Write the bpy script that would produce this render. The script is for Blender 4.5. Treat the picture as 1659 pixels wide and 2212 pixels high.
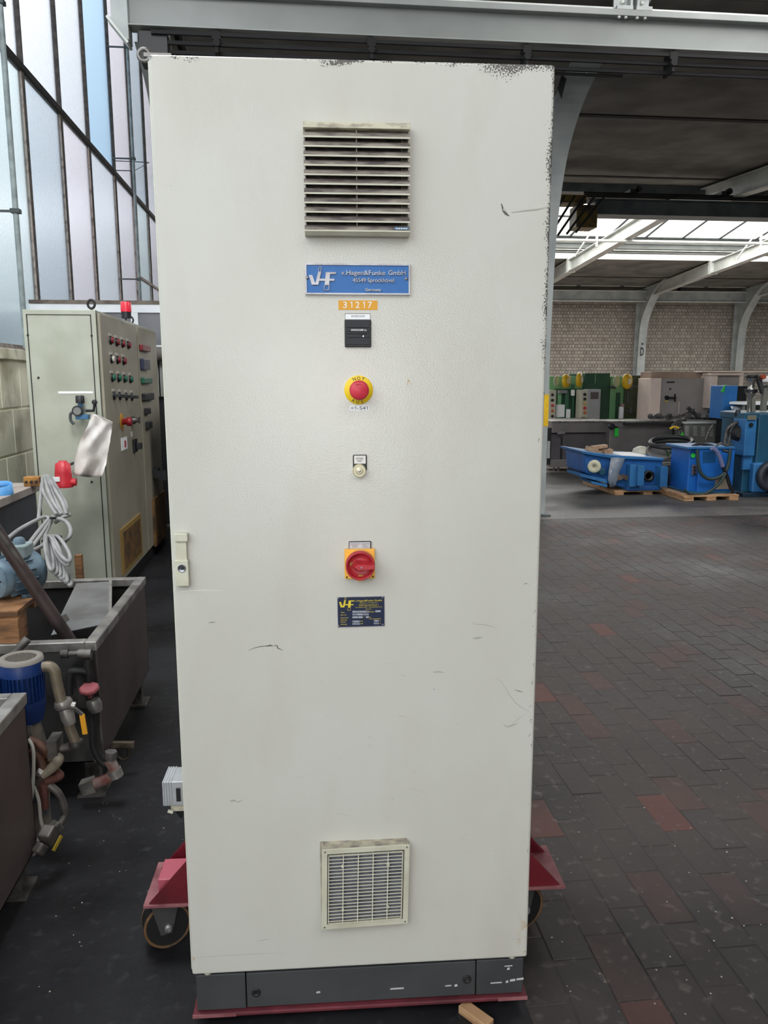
import bpy, bmesh, math, random
from mathutils import Vector, Matrix
random.seed(7)
for o in list(bpy.data.objects): bpy.data.objects.remove(o)
SC = bpy.context.scene; COL = SC.collection
# ------------------------------------------------------------------ camera
W, H, FPX = 1659, 2212, 1700.0
CAM = Vector((0, 0, 1.52))
_a, _b, _g = (math.radians(v) for v in (-6.27, -9.59, -0.12))
FW = Vector((-math.sin(_a)*math.cos(_b), math.cos(_a)*math.cos(_b), math.sin(_b)))
_r = Vector((math.cos(_a), math.sin(_a), 0)); _u = _r.cross(FW)
RT = _r*math.cos(_g) + _u*math.sin(_g); UP = -_r*math.sin(_g) + _u*math.cos(_g)
cd = bpy.data.cameras.new('camera'); cam = bpy.data.objects.new('camera', cd); COL.objects.link(cam)
cam.matrix_world = Matrix(((RT.x, UP.x, -FW.x, CAM.x), (RT.y, UP.y, -FW.y, CAM.y), (RT.z, UP.z, -FW.z, CAM.z), (0, 0, 0, 1)))
cd.sensor_fit = 'HORIZONTAL'; cd.sensor_width = 36; cd.lens = 36*FPX/W; cd.clip_start = .05; cd.clip_end = 300
SC.camera = cam
# ------------------------------------------------------------------ sky, lights, exposure
SC.view_settings.view_transform = 'Standard'; SC.view_settings.look = 'None'
SC.view_settings.exposure = 0.0; SC.view_settings.gamma = 1; SC.view_settings.use_curve_mapping = False
wd = bpy.data.worlds.new('overcast_sky'); SC.world = wd; wd.use_nodes = True
nt = wd.node_tree; bgn = nt.nodes['Background']
tc = nt.nodes.new('ShaderNodeTexCoord'); sp = nt.nodes.new('ShaderNodeSeparateXYZ'); cr = nt.nodes.new('ShaderNodeValToRGB')
nt.links.new(tc.outputs['Generated'], sp.inputs[0]); nt.links.new(sp.outputs['Z'], cr.inputs[0]); nt.links.new(cr.outputs[0], bgn.inputs['Color'])
e = cr.color_ramp.elements; e[0].position = 0.0; e[0].color = (.27, .29, .30, 1); e[1].position = .75; e[1].color = (1, 1, 1, 1)
for p_, c_ in ((.16, (.34, .37, .40, 1)), (.34, (.58, .61, .64, 1)), (.5, (.95, .96, .98, 1))):
    q = e.new(p_); q.color = c_
bgn.inputs['Strength'].default_value = 3.0
def area(name, loc, aim, sx, sy, power, col=(1, 1, 1)):
    l = bpy.data.lights.new(name, 'AREA'); l.shape = 'RECTANGLE'; l.size = sx; l.size_y = sy; l.energy = power; l.color = col
    o = bpy.data.objects.new(name, l); COL.objects.link(o); o.location = loc
    o.rotation_euler = (Vector(aim)-Vector(loc)).to_track_quat('-Z', 'Y').to_euler(); return o
area('daylight_side_glazing', (-2.45, -1.6, 3.5), (0.5, 1.0, 1.5), 4.2, 3.4, 118, (.95, .98, 1))
area('daylight_rear_glazing', (-2.45, -5.5, 3.4), (0.6, 1.2, 1.4), 4, 3, 62, (.95, .98, 1))
area('daylight_near_rooflight', (1.6, -3.8, 5.2), (.6, 1.5, 1.3), 5, 2.4, 66, (1, .99, .96))
area('daylight_gate', (-0.35, -9.5, 1.35), (-.05, 1.6, 1.4), 1.2, 1.4, 215, (1, .975, .94))
area('daylight_far_rooflight', (9.5, 21.2, 5.5), (9.5, 21.2, 0), 16, 5.0, 1500, (1, .99, .97))
area('bay_fill_light', (6.5, 5.4, 6.0), (6.6, 9.6, 0), 8, 2.4, 430, (1, .99, .97))  # added fill for paving and machine fronts; the roof above is closed
area('aisle_fill_light', (-1.0, 2.9, 5.2), (-2.6, 6.7, .8), 1.3, 1.8, 185, (.97, .99, 1))  # added fill to brighten left wall and old cabinets; aisle roof has no opening
# ------------------------------------------------------------------ helpers
def ray(px, py): return FW + RT*((px-W/2)/FPX) - UP*((py-H/2)/FPX)
def at(px, py, X=None, Y=None, Z=None):
    d = ray(px, py)
    t = (X-CAM.x)/d.x if X is not None else (Y-CAM.y)/d.y if Y is not None else (Z-CAM.z)/d.z
    return CAM + d*t
def proj(p):
    d = Vector(p)-CAM; w = d.dot(FW)
    return (W/2+FPX*d.dot(RT)/w, H/2-FPX*d.dot(UP)/w, w)
def lin(c): return c/12.92 if c <= .04045 else ((c+.055)/1.055)**2.4
def C(r, g, b): return (lin(r/255), lin(g/255), lin(b/255), 1)
MATS = {}
def M(name, rgb, rough=.6, metal=0, rgb2=None, scale=6, lo=.4, hi=.65, bump=0, bscale=60, detail=6, coord='Object', stretch=None, trans=0, spec=None, emit=None, alpha=None):
    if name in MATS: return MATS[name]
    m = bpy.data.materials.new(name); m.use_nodes = True; n = m.node_tree; b = n.nodes['Principled BSDF']
    b.inputs['Roughness'].default_value = rough; b.inputs['Metallic'].default_value = metal
    b.inputs['Base Color'].default_value = rgb
    if spec is not None: b.inputs['Specular IOR Level'].default_value = spec
    if trans: b.inputs['Transmission Weight'].default_value = trans
    if alpha is not None: b.inputs['Alpha'].default_value = alpha
    if emit: b.inputs['Emission Color'].default_value = rgb; b.inputs['Emission Strength'].default_value = emit
    t = n.nodes.new('ShaderNodeTexCoord'); src = t.outputs[coord]
    if stretch:
        mp = n.nodes.new('ShaderNodeMapping'); mp.inputs['Scale'].default_value = stretch; n.links.new(src, mp.inputs[0]); src = mp.outputs[0]
    if rgb2:
        z = n.nodes.new('ShaderNodeTexNoise'); z.inputs['Scale'].default_value = scale; z.inputs['Detail'].default_value = detail
        n.links.new(src, z.inputs['Vector'])
        r = n.nodes.new('ShaderNodeValToRGB'); r.color_ramp.elements[0].position = lo; r.color_ramp.elements[1].position = hi
        r.color_ramp.elements[0].color = rgb; r.color_ramp.elements[1].color = rgb2
        n.links.new(z.outputs['Fac'], r.inputs[0]); n.links.new(r.outputs[0], b.inputs['Base Color'])
    if bump:
        z2 = n.nodes.new('ShaderNodeTexNoise'); z2.inputs['Scale'].default_value = bscale; z2.inputs['Detail'].default_value = 3
        n.links.new(src, z2.inputs['Vector'])
        bp = n.nodes.new('ShaderNodeBump'); bp.inputs['Strength'].default_value = 1; bp.inputs['Distance'].default_value = bump
        n.links.new(z2.outputs['Fac'], bp.inputs['Height']); n.links.new(bp.outputs[0], b.inputs['Normal'])
    MATS[name] = m; return m
def props(o, label=None, cat=None, group=None, kind=None):
    if label: o['label'] = label
    if cat: o['category'] = cat
    if group: o['group'] = group
    if kind: o['kind'] = kind
    return o
def thing(name, label, cat, loc=(0, 0, 0), rz=0, group=None):
    o = bpy.data.objects.new(name, None); o.empty_display_size = .1; COL.objects.link(o); o.location = loc; o.rotation_euler = (0, 0, rz)
    return props(o, label, cat, group)
class B:
    """collects boxes, bars, tubes, lathes, prisms into one mesh"""
    def __init__(s): s.v = []; s.f = []; s.mi = []; s.sm = []
    def add(s, vs, fs, mi=0, smooth=False):
        k = len(s.v); s.v += [tuple(v) for v in vs]
        for f in fs: s.f.append(tuple(i+k for i in f)); s.mi.append(mi); s.sm.append(smooth)
        return s
    def box(s, c, d, mi=0, M4=None):
        x, y, z = (q/2 for q in d); vs = [Vector((a*x, b*y, e_*z)) for e_ in (-1, 1) for b in (-1, 1) for a in (-1, 1)]
        if M4: vs = [M4 @ v for v in vs]
        vs = [v+Vector(c) for v in vs]
        return s.add(vs, [(0, 2, 3, 1), (4, 5, 7, 6), (0, 1, 5, 4), (2, 6, 7, 3), (0, 4, 6, 2), (1, 3, 7, 5)], mi)
    def bb(s, x0, x1, y0, y1, z0, z1, mi=0): return s.box(((x0+x1)/2, (y0+y1)/2, (z0+z1)/2), (abs(x1-x0), abs(y1-y0), abs(z1-z0)), mi)
    def hexa(s, p, mi=0):
        return s.add(p, [(0, 3, 2, 1), (4, 5, 6, 7), (0, 1, 5, 4), (1, 2, 6, 5), (2, 3, 7, 6), (3, 0, 4, 7)], mi)
    def bar(s, a, b, w, h, up=(0, 0, 1), mi=0):
        a = Vector(a); b = Vector(b); d = (b-a).normalized(); u = Vector(up)
        if abs(d.dot(u)) > .98: u = Vector((0, 1, 0))
        r = d.cross(u).normalized(); u = r.cross(d)
        p = [q + r*i*w/2 + u*j*h/2 for q in (a, b) for i, j in ((-1, -1), (1, -1), (1, 1), (-1, 1))]
        return s.hexa(p, mi)
    def tube(s, pts, r, n=10, mi=0, cap=True, closed=False, rs=None):
        P = [Vector(p) for p in pts]; N = len(P); rings = []; u = None
        for i in range(N):
            if closed: d = P[(i+1) % N]-P[i-1]
            else: d = P[min(i+1, N-1)]-P[max(i-1, 0)]
            d.normalize()
            if u is None:
                u = Vector((0, 0, 1)) if abs(d.z) < .9 else Vector((1, 0, 0))
            u = (u-d*u.dot(d)).normalized(); w = d.cross(u); rr = rs[i] if rs else r
            rings.append([P[i]+(u*math.cos(t)+w*math.sin(t))*rr for t in (2*math.pi*k/n for k in range(n))])
        vs = [v for R_ in rings for v in R_]; fs = []
        for i in range(N if closed else N-1):
            j = (i+1) % N
            for k in range(n): l = (k+1) % n; fs.append((i*n+k, i*n+l, j*n+l, j*n+k))
        s.add(vs, fs, mi, True)
        if cap and not closed:
            s.add(rings[0], [tuple(range(n))[::-1]], mi); s.add(rings[-1], [tuple(range(n))], mi)
        return s
    def lathe(s, prof, c=(0, 0, 0), axis=(0, 0, 1), n=24, mi=0, smooth=True, cap=True):
        """prof: (radius, height) along axis from c"""
        d = Vector(axis).normalized(); u = Vector((0, 0, 1)) if abs(d.z) < .9 else Vector((1, 0, 0)); u = (u-d*u.dot(d)).normalized(); w = d.cross(u); c = Vector(c)
        vs = []; fs = []
        for r, h in prof:
            for k in range(n):
                t = 2*math.pi*k/n; vs.append(c+d*h+(u*math.cos(t)+w*math.sin(t))*max(r, 1e-5))
        for i in range(len(prof)-1):
            for k in range(n): l = (k+1) % n; fs.append((i*n+k, i*n+l, (i+1)*n+l, (i+1)*n+k))
        s.add(vs, fs, mi, smooth)
        if cap and prof[0][0] > 1e-4: s.add(vs[:n], [tuple(range(n))[::-1]], mi)
        if cap and prof[-1][0] > 1e-4: s.add(vs[-n:], [tuple(range(n))], mi)
        return s
    def prism(s, poly, d, mi=0):
        """poly: 3D points (planar); d: extrusion vector"""
        P = [Vector(p) for p in poly]; d = Vector(d); n = len(P)
        nrm = sum(((P[i]-P[0]).cross(P[(i+1) % n]-P[0]) for i in range(n)), Vector())
        if nrm.dot(d) > 0: P = P[::-1]
        vs = P+[p+d for p in P]
        return s.add(vs, [tuple(range(n)), tuple(range(2*n-1, n-1, -1))]+[(i, i+n, (i+1) % n+n, (i+1) % n) for i in range(n)], mi)
    def mesh(s, name):
        me = bpy.data.meshes.new(name); me.from_pydata(s.v, [], s.f); me.update()
        me.polygons.foreach_set('material_index', s.mi); me.polygons.foreach_set('use_smooth', s.sm); return me
    def obj(s, name, mat, parent=None, label=None, bevel=0, kind=None, seg=2):
        me = s.mesh(name)
        for m in (mat if isinstance(mat, (list, tuple)) else [mat]): me.materials.append(m)
        bm = bmesh.new(); bm.from_mesh(me); bmesh.ops.recalc_face_normals(bm, faces=bm.faces); bm.to_mesh(me); bm.free()
        o = bpy.data.objects.new(name, me); COL.objects.link(o)
        if parent: o.parent = parent
        if bevel:
            bv = o.modifiers.new('bevel', 'BEVEL'); bv.width = bevel; bv.segments = seg; bv.limit_method = 'ANGLE'; bv.angle_limit = .6
        return props(o, label=label, kind=kind)
def smooth(pts, k=6, closed=False):
    P = [Vector(p) for p in pts]; n = len(P); out = []
    for i in range(n if closed else n-1):
        if closed: a, b, c, d = P[i-1], P[i], P[(i+1) % n], P[(i+2) % n]
        else: a, b, c, d = P[max(i-1, 0)], P[i], P[i+1], P[min(i+2, n-1)]
        for j in range(k):
            t = j/k; out.append(.5*((2*b)+(c-a)*t+(2*a-5*b+4*c-d)*t*t+(3*b-a-3*c+d)*t**3))
    if not closed: out.append(P[-1])
    return out
def copy_one(o, parent=None, loc=None):
    c = o.copy(); COL.objects.link(c); c.parent = parent if parent else o.parent
    if loc is not None: c.location = loc
    return c
def copy_tree(o, parent=None):
    c = o.copy(); COL.objects.link(c); c.parent = parent
    for ch in [x for x in o.children]: copy_tree(ch, c)
    return c
def text_mesh(txt, bold=0, extrude=.0004):
    cu = bpy.data.curves.new('t', 'FONT'); cu.body = txt; cu.size = 1; cu.resolution_u = 3; cu.offset = bold
    to = bpy.data.objects.new('t', cu); COL.objects.link(to)
    me = bpy.data.meshes.new_from_object(to.evaluated_get(bpy.context.evaluated_depsgraph_get())); bpy.data.objects.remove(to); bpy.data.curves.remove(cu)
    return [v.co.copy() for v in me.vertices], [tuple(p.vertices) for p in me.polygons]
def put_text(bd, txt, o, xd, zd, width=None, height=None, bold=0, depth=None, align='L', mi=0):
    """o: lower left point of the text; xd, zd unit vectors; fitted to width and cap height; depth: extrusion vector"""
    vs, fs = text_mesh(txt, bold)
    if not vs: return
    x0 = min(v.x for v in vs); x1 = max(v.x for v in vs); sx = width/(x1-x0) if width else None; sy = height/.70 if height else None
    sx = sx or sy; sy = sy or sx
    if align == 'C': x0 = (x0+x1)/2
    xd = Vector(xd); zd = Vector(zd); o = Vector(o)
    P = [o+xd*(v.x-x0)*sx+zd*v.y*sy for v in vs]
    if depth is None: bd.add(P, fs, mi)
    else:
        d = Vector(depth); n = len(P); edge = {}
        for f in fs:
            for i in range(len(f)):
                a, b = f[i], f[(i+1) % len(f)]
                if (b, a) in edge: del edge[(b, a)]
                else: edge[(a, b)] = 1
        bd.add(P+[p+d for p in P], [tuple(f) for f in fs]+[(a, b, b+n, a+n) for a, b in edge], mi)
# ------------------------------------------------------------------ materials
mSTEEL = M('grey_painted_steel', C(158, 163, 162), .5, rgb2=C(138, 144, 144), scale=3)
mSTEELd = M('dark_grey_painted_steel', C(84, 90, 92), .6, rgb2=C(66, 72, 74), scale=3)
mSTEELl = M('light_painted_steel', C(196, 199, 194), .5, rgb2=C(176, 180, 176), scale=3)
mBLACK = M('black_plastic', C(24, 26, 30), .45)
mDARK = M('matt_black_metal', C(28, 28, 30), .6)
mINOX = M('dull_stainless_steel', C(128, 126, 124), .42, .75, rgb2=C(100, 94, 92), scale=5, bump=.0006, bscale=20)
mINOXr = M('grimy_stainless_side', C(98, 84, 82), .5, .45, rgb2=C(74, 64, 63), scale=3, bump=.0005, bscale=14)
mINOXd = M('dark_stained_steel', C(74, 72, 72), .6, .3, rgb2=C(48, 46, 46), scale=6)
mRIM = M('worn_steel_rim', C(168, 164, 160), .4, .6, rgb2=C(120, 116, 112), scale=12)
mPIPE = M('aged_brass_pipe', C(118, 108, 92), .5, .4, rgb2=C(70, 62, 54), scale=14)
mPIPEg = M('galvanised_pipe', C(106, 102, 98), .5, .5, rgb2=C(66, 63, 61), scale=20)
mYEL = M('yellow_plastic', C(226, 184, 30), .5, rgb2=C(205, 160, 24), scale=8)
mRED = M('signal_red_plastic', C(196, 44, 56), .4)
mWOOD = M('raw_pallet_wood', C(188, 150, 112), .75, rgb2=C(150, 112, 80), scale=5, stretch=(1, 1, 8), bump=.001, bscale=30)
mWOODd = M('weathered_brown_wood', C(146, 104, 68), .75, rgb2=C(94, 66, 46), scale=6, stretch=(2, 2, 9), bump=.001, bscale=30)
mWHITE = M('white_paper', C(243, 244, 246), .7)
# ------------------------------------------------------------------ SETTING: floor
def floor_mat(name, a, b, c, rough=.55):
    m = bpy.data.materials.new(name); m.use_nodes = True; n = m.node_tree; bs = n.nodes['Principled BSDF']
    g = n.nodes.new('ShaderNodeNewGeometry')
    z1 = n.nodes.new('ShaderNodeTexNoise'); z1.inputs['Scale'].default_value = .95; z1.inputs['Detail'].default_value = 8; z1.inputs['Roughness'].default_value = .62
    z2 = n.nodes.new('ShaderNodeTexNoise'); z2.inputs['Scale'].default_value = 26; z2.inputs['Detail'].default_value = 6
    r1 = n.nodes.new('ShaderNodeValToRGB'); r1.color_ramp.elements[0].position = .38; r1.color_ramp.elements[1].position = .62
    r1.color_ramp.elements[0].color = a; r1.color_ramp.elements[1].color = b
    r2 = n.nodes.new('ShaderNodeValToRGB'); r2.color_ramp.elements[0].position = .58; r2.color_ramp.elements[1].position = .74
    r2.color_ramp.elements[0].color = (0, 0, 0, 1); r2.color_ramp.elements[1].color = (1, 1, 1, 1)
    mx = n.nodes.new('ShaderNodeMixRGB'); mx.inputs[2].default_value = c
    for z in (z1, z2): n.links.new(g.outputs['Position'], z.inputs['Vector'])
    n.links.new(z1.outputs['Fac'], r1.inputs[0]); n.links.new(z2.outputs['Fac'], r2.inputs[0]); n.links.new(r1.outputs[0], mx.inputs[1]); n.links.new(r2.outputs[0], mx.inputs[0])
    n.links.new(mx.outputs[0], bs.inputs['Base Color'])
    rr = n.nodes.new('ShaderNodeMapRange'); rr.inputs[1].default_value = .35; rr.inputs[2].default_value = .65; rr.inputs[3].default_value = rough-.12; rr.inputs[4].default_value = rough+.2
    n.links.new(z1.outputs['Fac'], rr.inputs[0]); n.links.new(rr.outputs[0], bs.inputs['Roughness'])
    bp = n.nodes.new('ShaderNodeBump'); bp.inputs['Distance'].default_value = .0015; n.links.new(z2.outputs['Fac'], bp.inputs['Height']); n.links.new(bp.outputs[0], bs.inputs['Normal'])
    bs.inputs['Specular IOR Level'].default_value = .35
    return m
mFL = floor_mat('oily_dark_screed', C(15, 15, 18), C(34, 34, 38), C(46, 46, 50))
mFC = floor_mat('worn_dark_concrete', C(62, 60, 59), C(88, 85, 82), C(106, 103, 99))
mFS = floor_mat('pale_concrete_strip', C(74, 71, 69), C(110, 106, 102), C(134, 130, 124)); mFP = floor_mat('pale_far_concrete', C(150, 140, 134), C(172, 162, 156), C(184, 176, 170))
mFJ = floor_mat('dirt_filled_joint', C(32, 31, 30), C(66, 64, 61), C(112, 108, 102))
mPV = [floor_mat('paver_dark_brown', C(36, 31, 30), C(70, 63, 60), C(84, 77, 73)), floor_mat('paver_grey', C(35, 32, 32), C(68, 63, 61), C(86, 80, 76)),
       floor_mat('paver_red_brown', C(40, 32, 31), C(78, 62, 58), C(88, 77, 72)), floor_mat('paver_worn_red', C(58, 38, 36), C(92, 62, 57), C(94, 78, 73))]
PX0, PX1, PY1 = .53, 9.0, 8.25
b = B(); b.bb(-2.7, PX0, -12, 31, -.2, 0); b.bb(PX0, 24, PY1+.55, 12.5, -.2, 0, 1); b.bb(PX0, 24, PY1, PY1+.55, -.2, 0, 3); b.bb(PX0, 24, 12.5, 31, -.2, 0, 4); b.bb(PX0, 24, -12, PY1, -.2, -.0022, 2)
floor = b.obj('floor', [mFL, mFC, mFJ, mFS, mFP], kind='structure')
bl, bw = .236, .114
def paver_mesh(k):
    q = B(); x, y, t = bw/2-.0013, bl/2-.0014, .0020
    q.add([(-x, -y, -.03), (x, -y, -.03), (x, y, -.03), (-x, y, -.03), (-x, -y, -t), (x, -y, -t), (x, y, -t), (-x, y, -t), (-x+t, -y+t, 0), (x-t, -y+t, 0), (x-t, y-t, 0), (-x+t, y-t, 0)],
          [(0, 1, 5, 4), (1, 2, 6, 5), (2, 3, 7, 6), (3, 0, 4, 7), (4, 5, 9, 8), (5, 6, 10, 9), (6, 7, 11, 10), (7, 4, 8, 11), (8, 9, 10, 11)])
    me = q.mesh('floor_brick'); me.materials.append(mPV[k]); return me, q
PM = [paver_mesh(k) for k in range(4)]
pav = []
for i in range(int((PX1-PX0)/bw)):
    for j in range(-3, int(PY1/bl)-0):
        x = PX0+bw*(i+.5); y = bl*(j+.5+(.5 if i % 2 else 0)+.12*math.sin(i*1.7))
        if y+bl/2 > PY1 or y < .3: continue
        px, py, w = proj((x, y, 0))
        if px > 2300: continue
        k = random.choices((0, 1, 2, 3), (46, 38, 13, 3))[0]
        vis = 1120 < px < 1690 and 1100 < py < 2260
        pav.append((w if vis else 99+w, x, y, k, random.uniform(-.0014, .0006), random.uniform(-.006, .006)))
pav.sort()
st = B()
for n_, (w, x, y, k, dz, rz) in enumerate(pav):
    if n_ < 300:
        o = bpy.data.objects.new('floor_brick', PM[k][0]); COL.objects.link(o); o.parent = floor; o.location = (x, y, dz); o.rotation_euler = (0, 0, rz)
    else:
        st.add([(v[0]+x, v[1]+y, v[2]+dz) for v in PM[k][1].v], PM[k][1].f, k)
st.obj('floor_bricks_beyond', mPV, floor, kind='stuff')
# grit on the floor
gr = B()
for i in range(150):
    px, py = (random.uniform(1180, 1655), random.uniform(1180, 2200)) if i % 3 else (random.uniform(20, 400), random.uniform(1700, 2200))
    p = at(px, py, Z=0)
    if p.x > -.75 and not (-.55 < p.x < .65 and 1.5 < p.y < 2.4):
        s_ = random.uniform(.0012, .0032)*(1.3 if random.random() < .2 else 1)
        gr.lathe([(s_*.6, 0), (s_, s_*.5), (s_*.3, s_)], (p.x, p.y, .0005), (0, 0, 1), 5)
props(gr.obj('floor_grit', M('pale_grit', C(170, 164, 152), .8)), 'small pale chips and grit scattered over the dark workshop floor', 'debris', kind='stuff')
wc = B(); p = at(1028, 2192, Z=.015); wc.box((0, 0, 0), (.03, .085, .022)); o = wc.obj('wood_offcut', mWOOD, bevel=.002)
o.location = (p.x, p.y, .0115); o.rotation_euler = (0, 0, math.radians(38)); props(o, 'small raw wooden offcut lying on the floor in front of the beige cabinet plinth', 'wood scrap')
# ------------------------------------------------------------------ SETTING: left wall (masonry + glazing)
WX = -2.6
mMAS = M('stained_old_masonry', C(238, 234, 212), .9, rgb2=C(190, 182, 158), scale=3, lo=.5, hi=.7, bump=.004, bscale=12)
wl = B(); wl.bb(WX-.3, WX, -12, 31, 0, 1.80).obj('wall_left', mMAS, kind='structure')
wlo = bpy.data.objects['wall_left']
mCR = M('crack_dirt', C(60, 56, 44), .95)
def masonry_block(y0, y1, z0, z1): B().bb(WX-.02, WX+.012, y0, y1, z0, z1).obj('block', mMAS, wlo, bevel=.006)
for zi in range(4):
    for yi in range(9):
        y0 = 4.6+yi*.5+(.25 if zi % 2 else 0); masonry_block(y0+.006, y0+.494, .42*zi+.01, .42*(zi+1)-.01)
cp = B(); cp.bb(WX-.05, WX+.05, -12, 31, 1.70, 1.80).obj('sill_coping', mMAS, wlo, bevel=.01)
ck = B()
for s0 in ((6.9, 1.62), (7.2, 1.5), (7.0, 1.15)):
    y, z = s0; pts = []
    for k in range(9): pts.append((WX+.013, y, z)); y += random.uniform(-.05, .04); z -= random.uniform(.03, .1)
    ck.tube(pts, .007, 5)
ck.obj('crack', mCR, wlo)
mGL = {}
def glass(key, col, rough=.24, bs=60, bd=.0009):
    m = bpy.data.materials.new('textured_glass_'+key); m.use_nodes = True; n = m.node_tree; p_ = n.nodes['Principled BSDF']
    p_.inputs['Base Color'].default_value = col; p_.inputs['Transmission Weight'].default_value = 1; p_.inputs['Roughness'].default_value = rough; p_.inputs['IOR'].default_value = 1.12
    t = n.nodes.new('ShaderNodeTexCoord'); z = n.nodes.new('ShaderNodeTexNoise'); z.inputs['Scale'].default_value = bs
    bp = n.nodes.new('ShaderNodeBump'); bp.inputs['Distance'].default_value = bd
    n.links.new(t.outputs['Object'], z.inputs['Vector']); n.links.new(z.outputs['Fac'], bp.inputs['Height']); n.links.new(bp.outputs[0], p_.inputs['Normal'])
    mGL[key] = m
glass('clear', (.78, .80, .84, 1)); glass('rose', (.80, .76, .80, 1)); glass('blue', (.56, .74, .90, 1), .3); glass('green', (.68, .75, .76, 1)); glass('grey', (.58, .63, .68, 1))
win = bpy.data.objects.new('window_1', None); COL.objects.link(win); win['kind'] = 'structure'
YM = [-11.5+1.33*k for k in range(15)] + [8.59, 9.87, 11.13, 12.6, 13.96, 15.25, 16.6, 18.0, 19.4]
YM = sorted(set(round(y, 2) for y in YM if y < 8.2 or y >= 8.59))
ZT = 4.50; ZTOP = 9.2
mMUL = M('peeling_window_bar', C(168, 158, 152), .8, rgb2=C(104, 92, 86), scale=14, lo=.5, hi=.7); mMULd = M('dark_window_bar', C(52, 50, 50), .7, rgb2=C(84, 78, 72), scale=16)
for y in YM:
    mu = B().bb(WX-.03, WX+.03, y-.011, y+.011, 1.8, ZTOP).obj('mullion', mMULd, win)
    B().bb(WX-.012, WX+.016, y-.030, y-.011, 1.8, ZT).obj('putty_strip', mMUL, mu); B().bb(WX-.012, WX+.016, y+.011, y+.022, ZT, ZTOP).obj('putty_strip', mMUL, mu)
B().bb(WX-.03, WX+.045, -12, 20, ZT-.028, ZT+.028).obj('transom', M('dark_transom', C(48, 48, 50), .7, rgb2=C(70, 66, 62), scale=10), win)
B().bb(WX-.02, WX+.03, 13.96, 19.4, 3.20, 3.24).obj('transom', mMUL, win)
B().bb(WX-.04, WX+.04, -12, 20, 1.8, 1.84).obj('bottom_rail', mMUL, win)
keysL = {8.59: 'grey', 9.87: 'rose', 11.13: 'clear', 12.6: 'rose', 13.96: 'green', 15.25: 'rose'}
keysU = {8.59: 'clear', 9.87: 'clear', 11.13: 'blue', 12.6: 'rose', 13.96: 'grey', 15.25: 'rose'}
for i in range(len(YM)-1):
    y0, y1 = YM[i], YM[i+1]
    B().bb(WX-.004, WX+.002, y0+.02, y1-.02, 1.84, ZT-.03).obj('pane', mGL[keysL.get(y0, 'green')], win)
    B().bb(WX-.004, WX+.002, y0+.02, y1-.02, ZT+.03, ZTOP).obj('pane', mGL[keysU.get(y0, 'clear')], win)
B().bb(WX-.3, WX, -12, 31, ZTOP, 9.5).obj('trim_1', mSTEELd, kind='structure')
B().bb(WX-.3, WX, 19.4, 31, 1.8, ZTOP).obj('wall_left_far', mMAS, kind='structure')
# conduits in front of the glazing
def conduit(pxt, pxb, X, r, label):
    a = at(*pxb, X=X); b_ = at(*pxt, X=X); y = (a.y+b_.y)/2
    t = thing('conduit_pipe', label, 'pipe', (X, y, 1.8)); 
    B().tube([(0, 0, 0), (0, 0, 5.2)], r, 10).obj('pipe', M('pale_conduit', C(150, 162, 164), .5, rgb2=C(120, 130, 132), scale=9), t)
    for z in (1.2, 2.9, 4.4): B().bb(WX-X, .0, -.008, .008, z-.01, z+.01).bb(-r*1.5, r*1.5, -r*1.5, r*1.5, z-.018, z+.018).obj('pipe_clip', mSTEELd, t)
conduit((3, 0), (45, 650), -2.45, .026, 'pale grey conduit pipe in front of the leftmost tall window panes')
conduit((272, 10), (297, 560), -2.3, .022, 'thin pale conduit pipe in front of the blue window pane near the crane beam end')
# wire bracket between glazing and cabinet
wb = B(); q0 = at(243, 347, X=WX+.05); q1 = at(322, 351, X=-2.1); wb.tube([q0, q1], .006, 6); q2 = at(246, 368, X=WX+.05); q3 = at(290, 369, X=-2.3); wb.tube([q2, q3], .007, 6); wb.tube([q1, q3], .004, 6)
props(wb.obj('stay_wire', mSTEELd), 'thin steel stay rods tied from the glazing transom to the thin conduit', 'rod')
# neighbouring building outside
nb = B(); nb.bb(-18, -14, -20, 45, 0, 4.6).obj('neighbouring_building', M('bluegrey_render', C(120, 134, 146), .9, rgb2=C(96, 108, 120), scale=1), None)
props(bpy.data.objects['neighbouring_building'], 'blue grey building seen blurred through the textured side glazing', 'building')
B().bb(-40, -2.9, -30, 60, -.3, -.02).obj('yard_ground', M('yard_asphalt', C(120, 120, 118), .9), kind='structure')
# ------------------------------------------------------------------ SETTING: far brick wall
BY = 30.0
mBR = [M('painted_brick_a', C(150, 144, 136), .8, rgb2=C(132, 126, 118), scale=4), M('painted_brick_b', C(158, 152, 144), .8, rgb2=C(140, 134, 126), scale=4), M('painted_brick_c', C(166, 160, 150), .8, rgb2=C(146, 140, 132), scale=4)]
wbk = B().bb(-2.9, 24, BY, BY+.3, 0, 6.5).obj('wall_back', M('mortar_grey', C(122, 116, 108), .9), kind='structure')
bks = []
zc = .03
row = 0
while zc < 4.42:
    p_ = .238 if row % 2 else .119; x = 6.0
    while x < 20.5:
        px, py, w = proj((x, BY, zc)); vis = 1185 < px < 1659 and 650 < py < 806
        bks.append(((0 if vis and p_ > .2 else 1), w+random.random()*.001, x, zc, p_, random.randrange(3))); x += p_
    zc += .124; row += 1
bks.sort()
BM_ = {}
for p_ in (.238, .119):
    for k in range(3):
        q = B(); q.bb(-p_/2+.012, p_/2-.012, -.022, .01, -.05, .05); me = q.mesh('brick'); me.materials.append(mBR[k]); BM_[(p_, k)] = (me, q)
st = B()
for n_, (_v, _w, x, z, p_, k) in enumerate(bks):
    if n_ < 300:
        o = bpy.data.objects.new('brick', BM_[(p_, k)][0]); COL.objects.link(o); o.parent = wbk; o.location = (x, BY, z)
    else: q = BM_[(p_, k)][1]; st.add([(v[0]+x, v[1]+BY, v[2]+z) for v in q.v], q.f, k)
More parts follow.
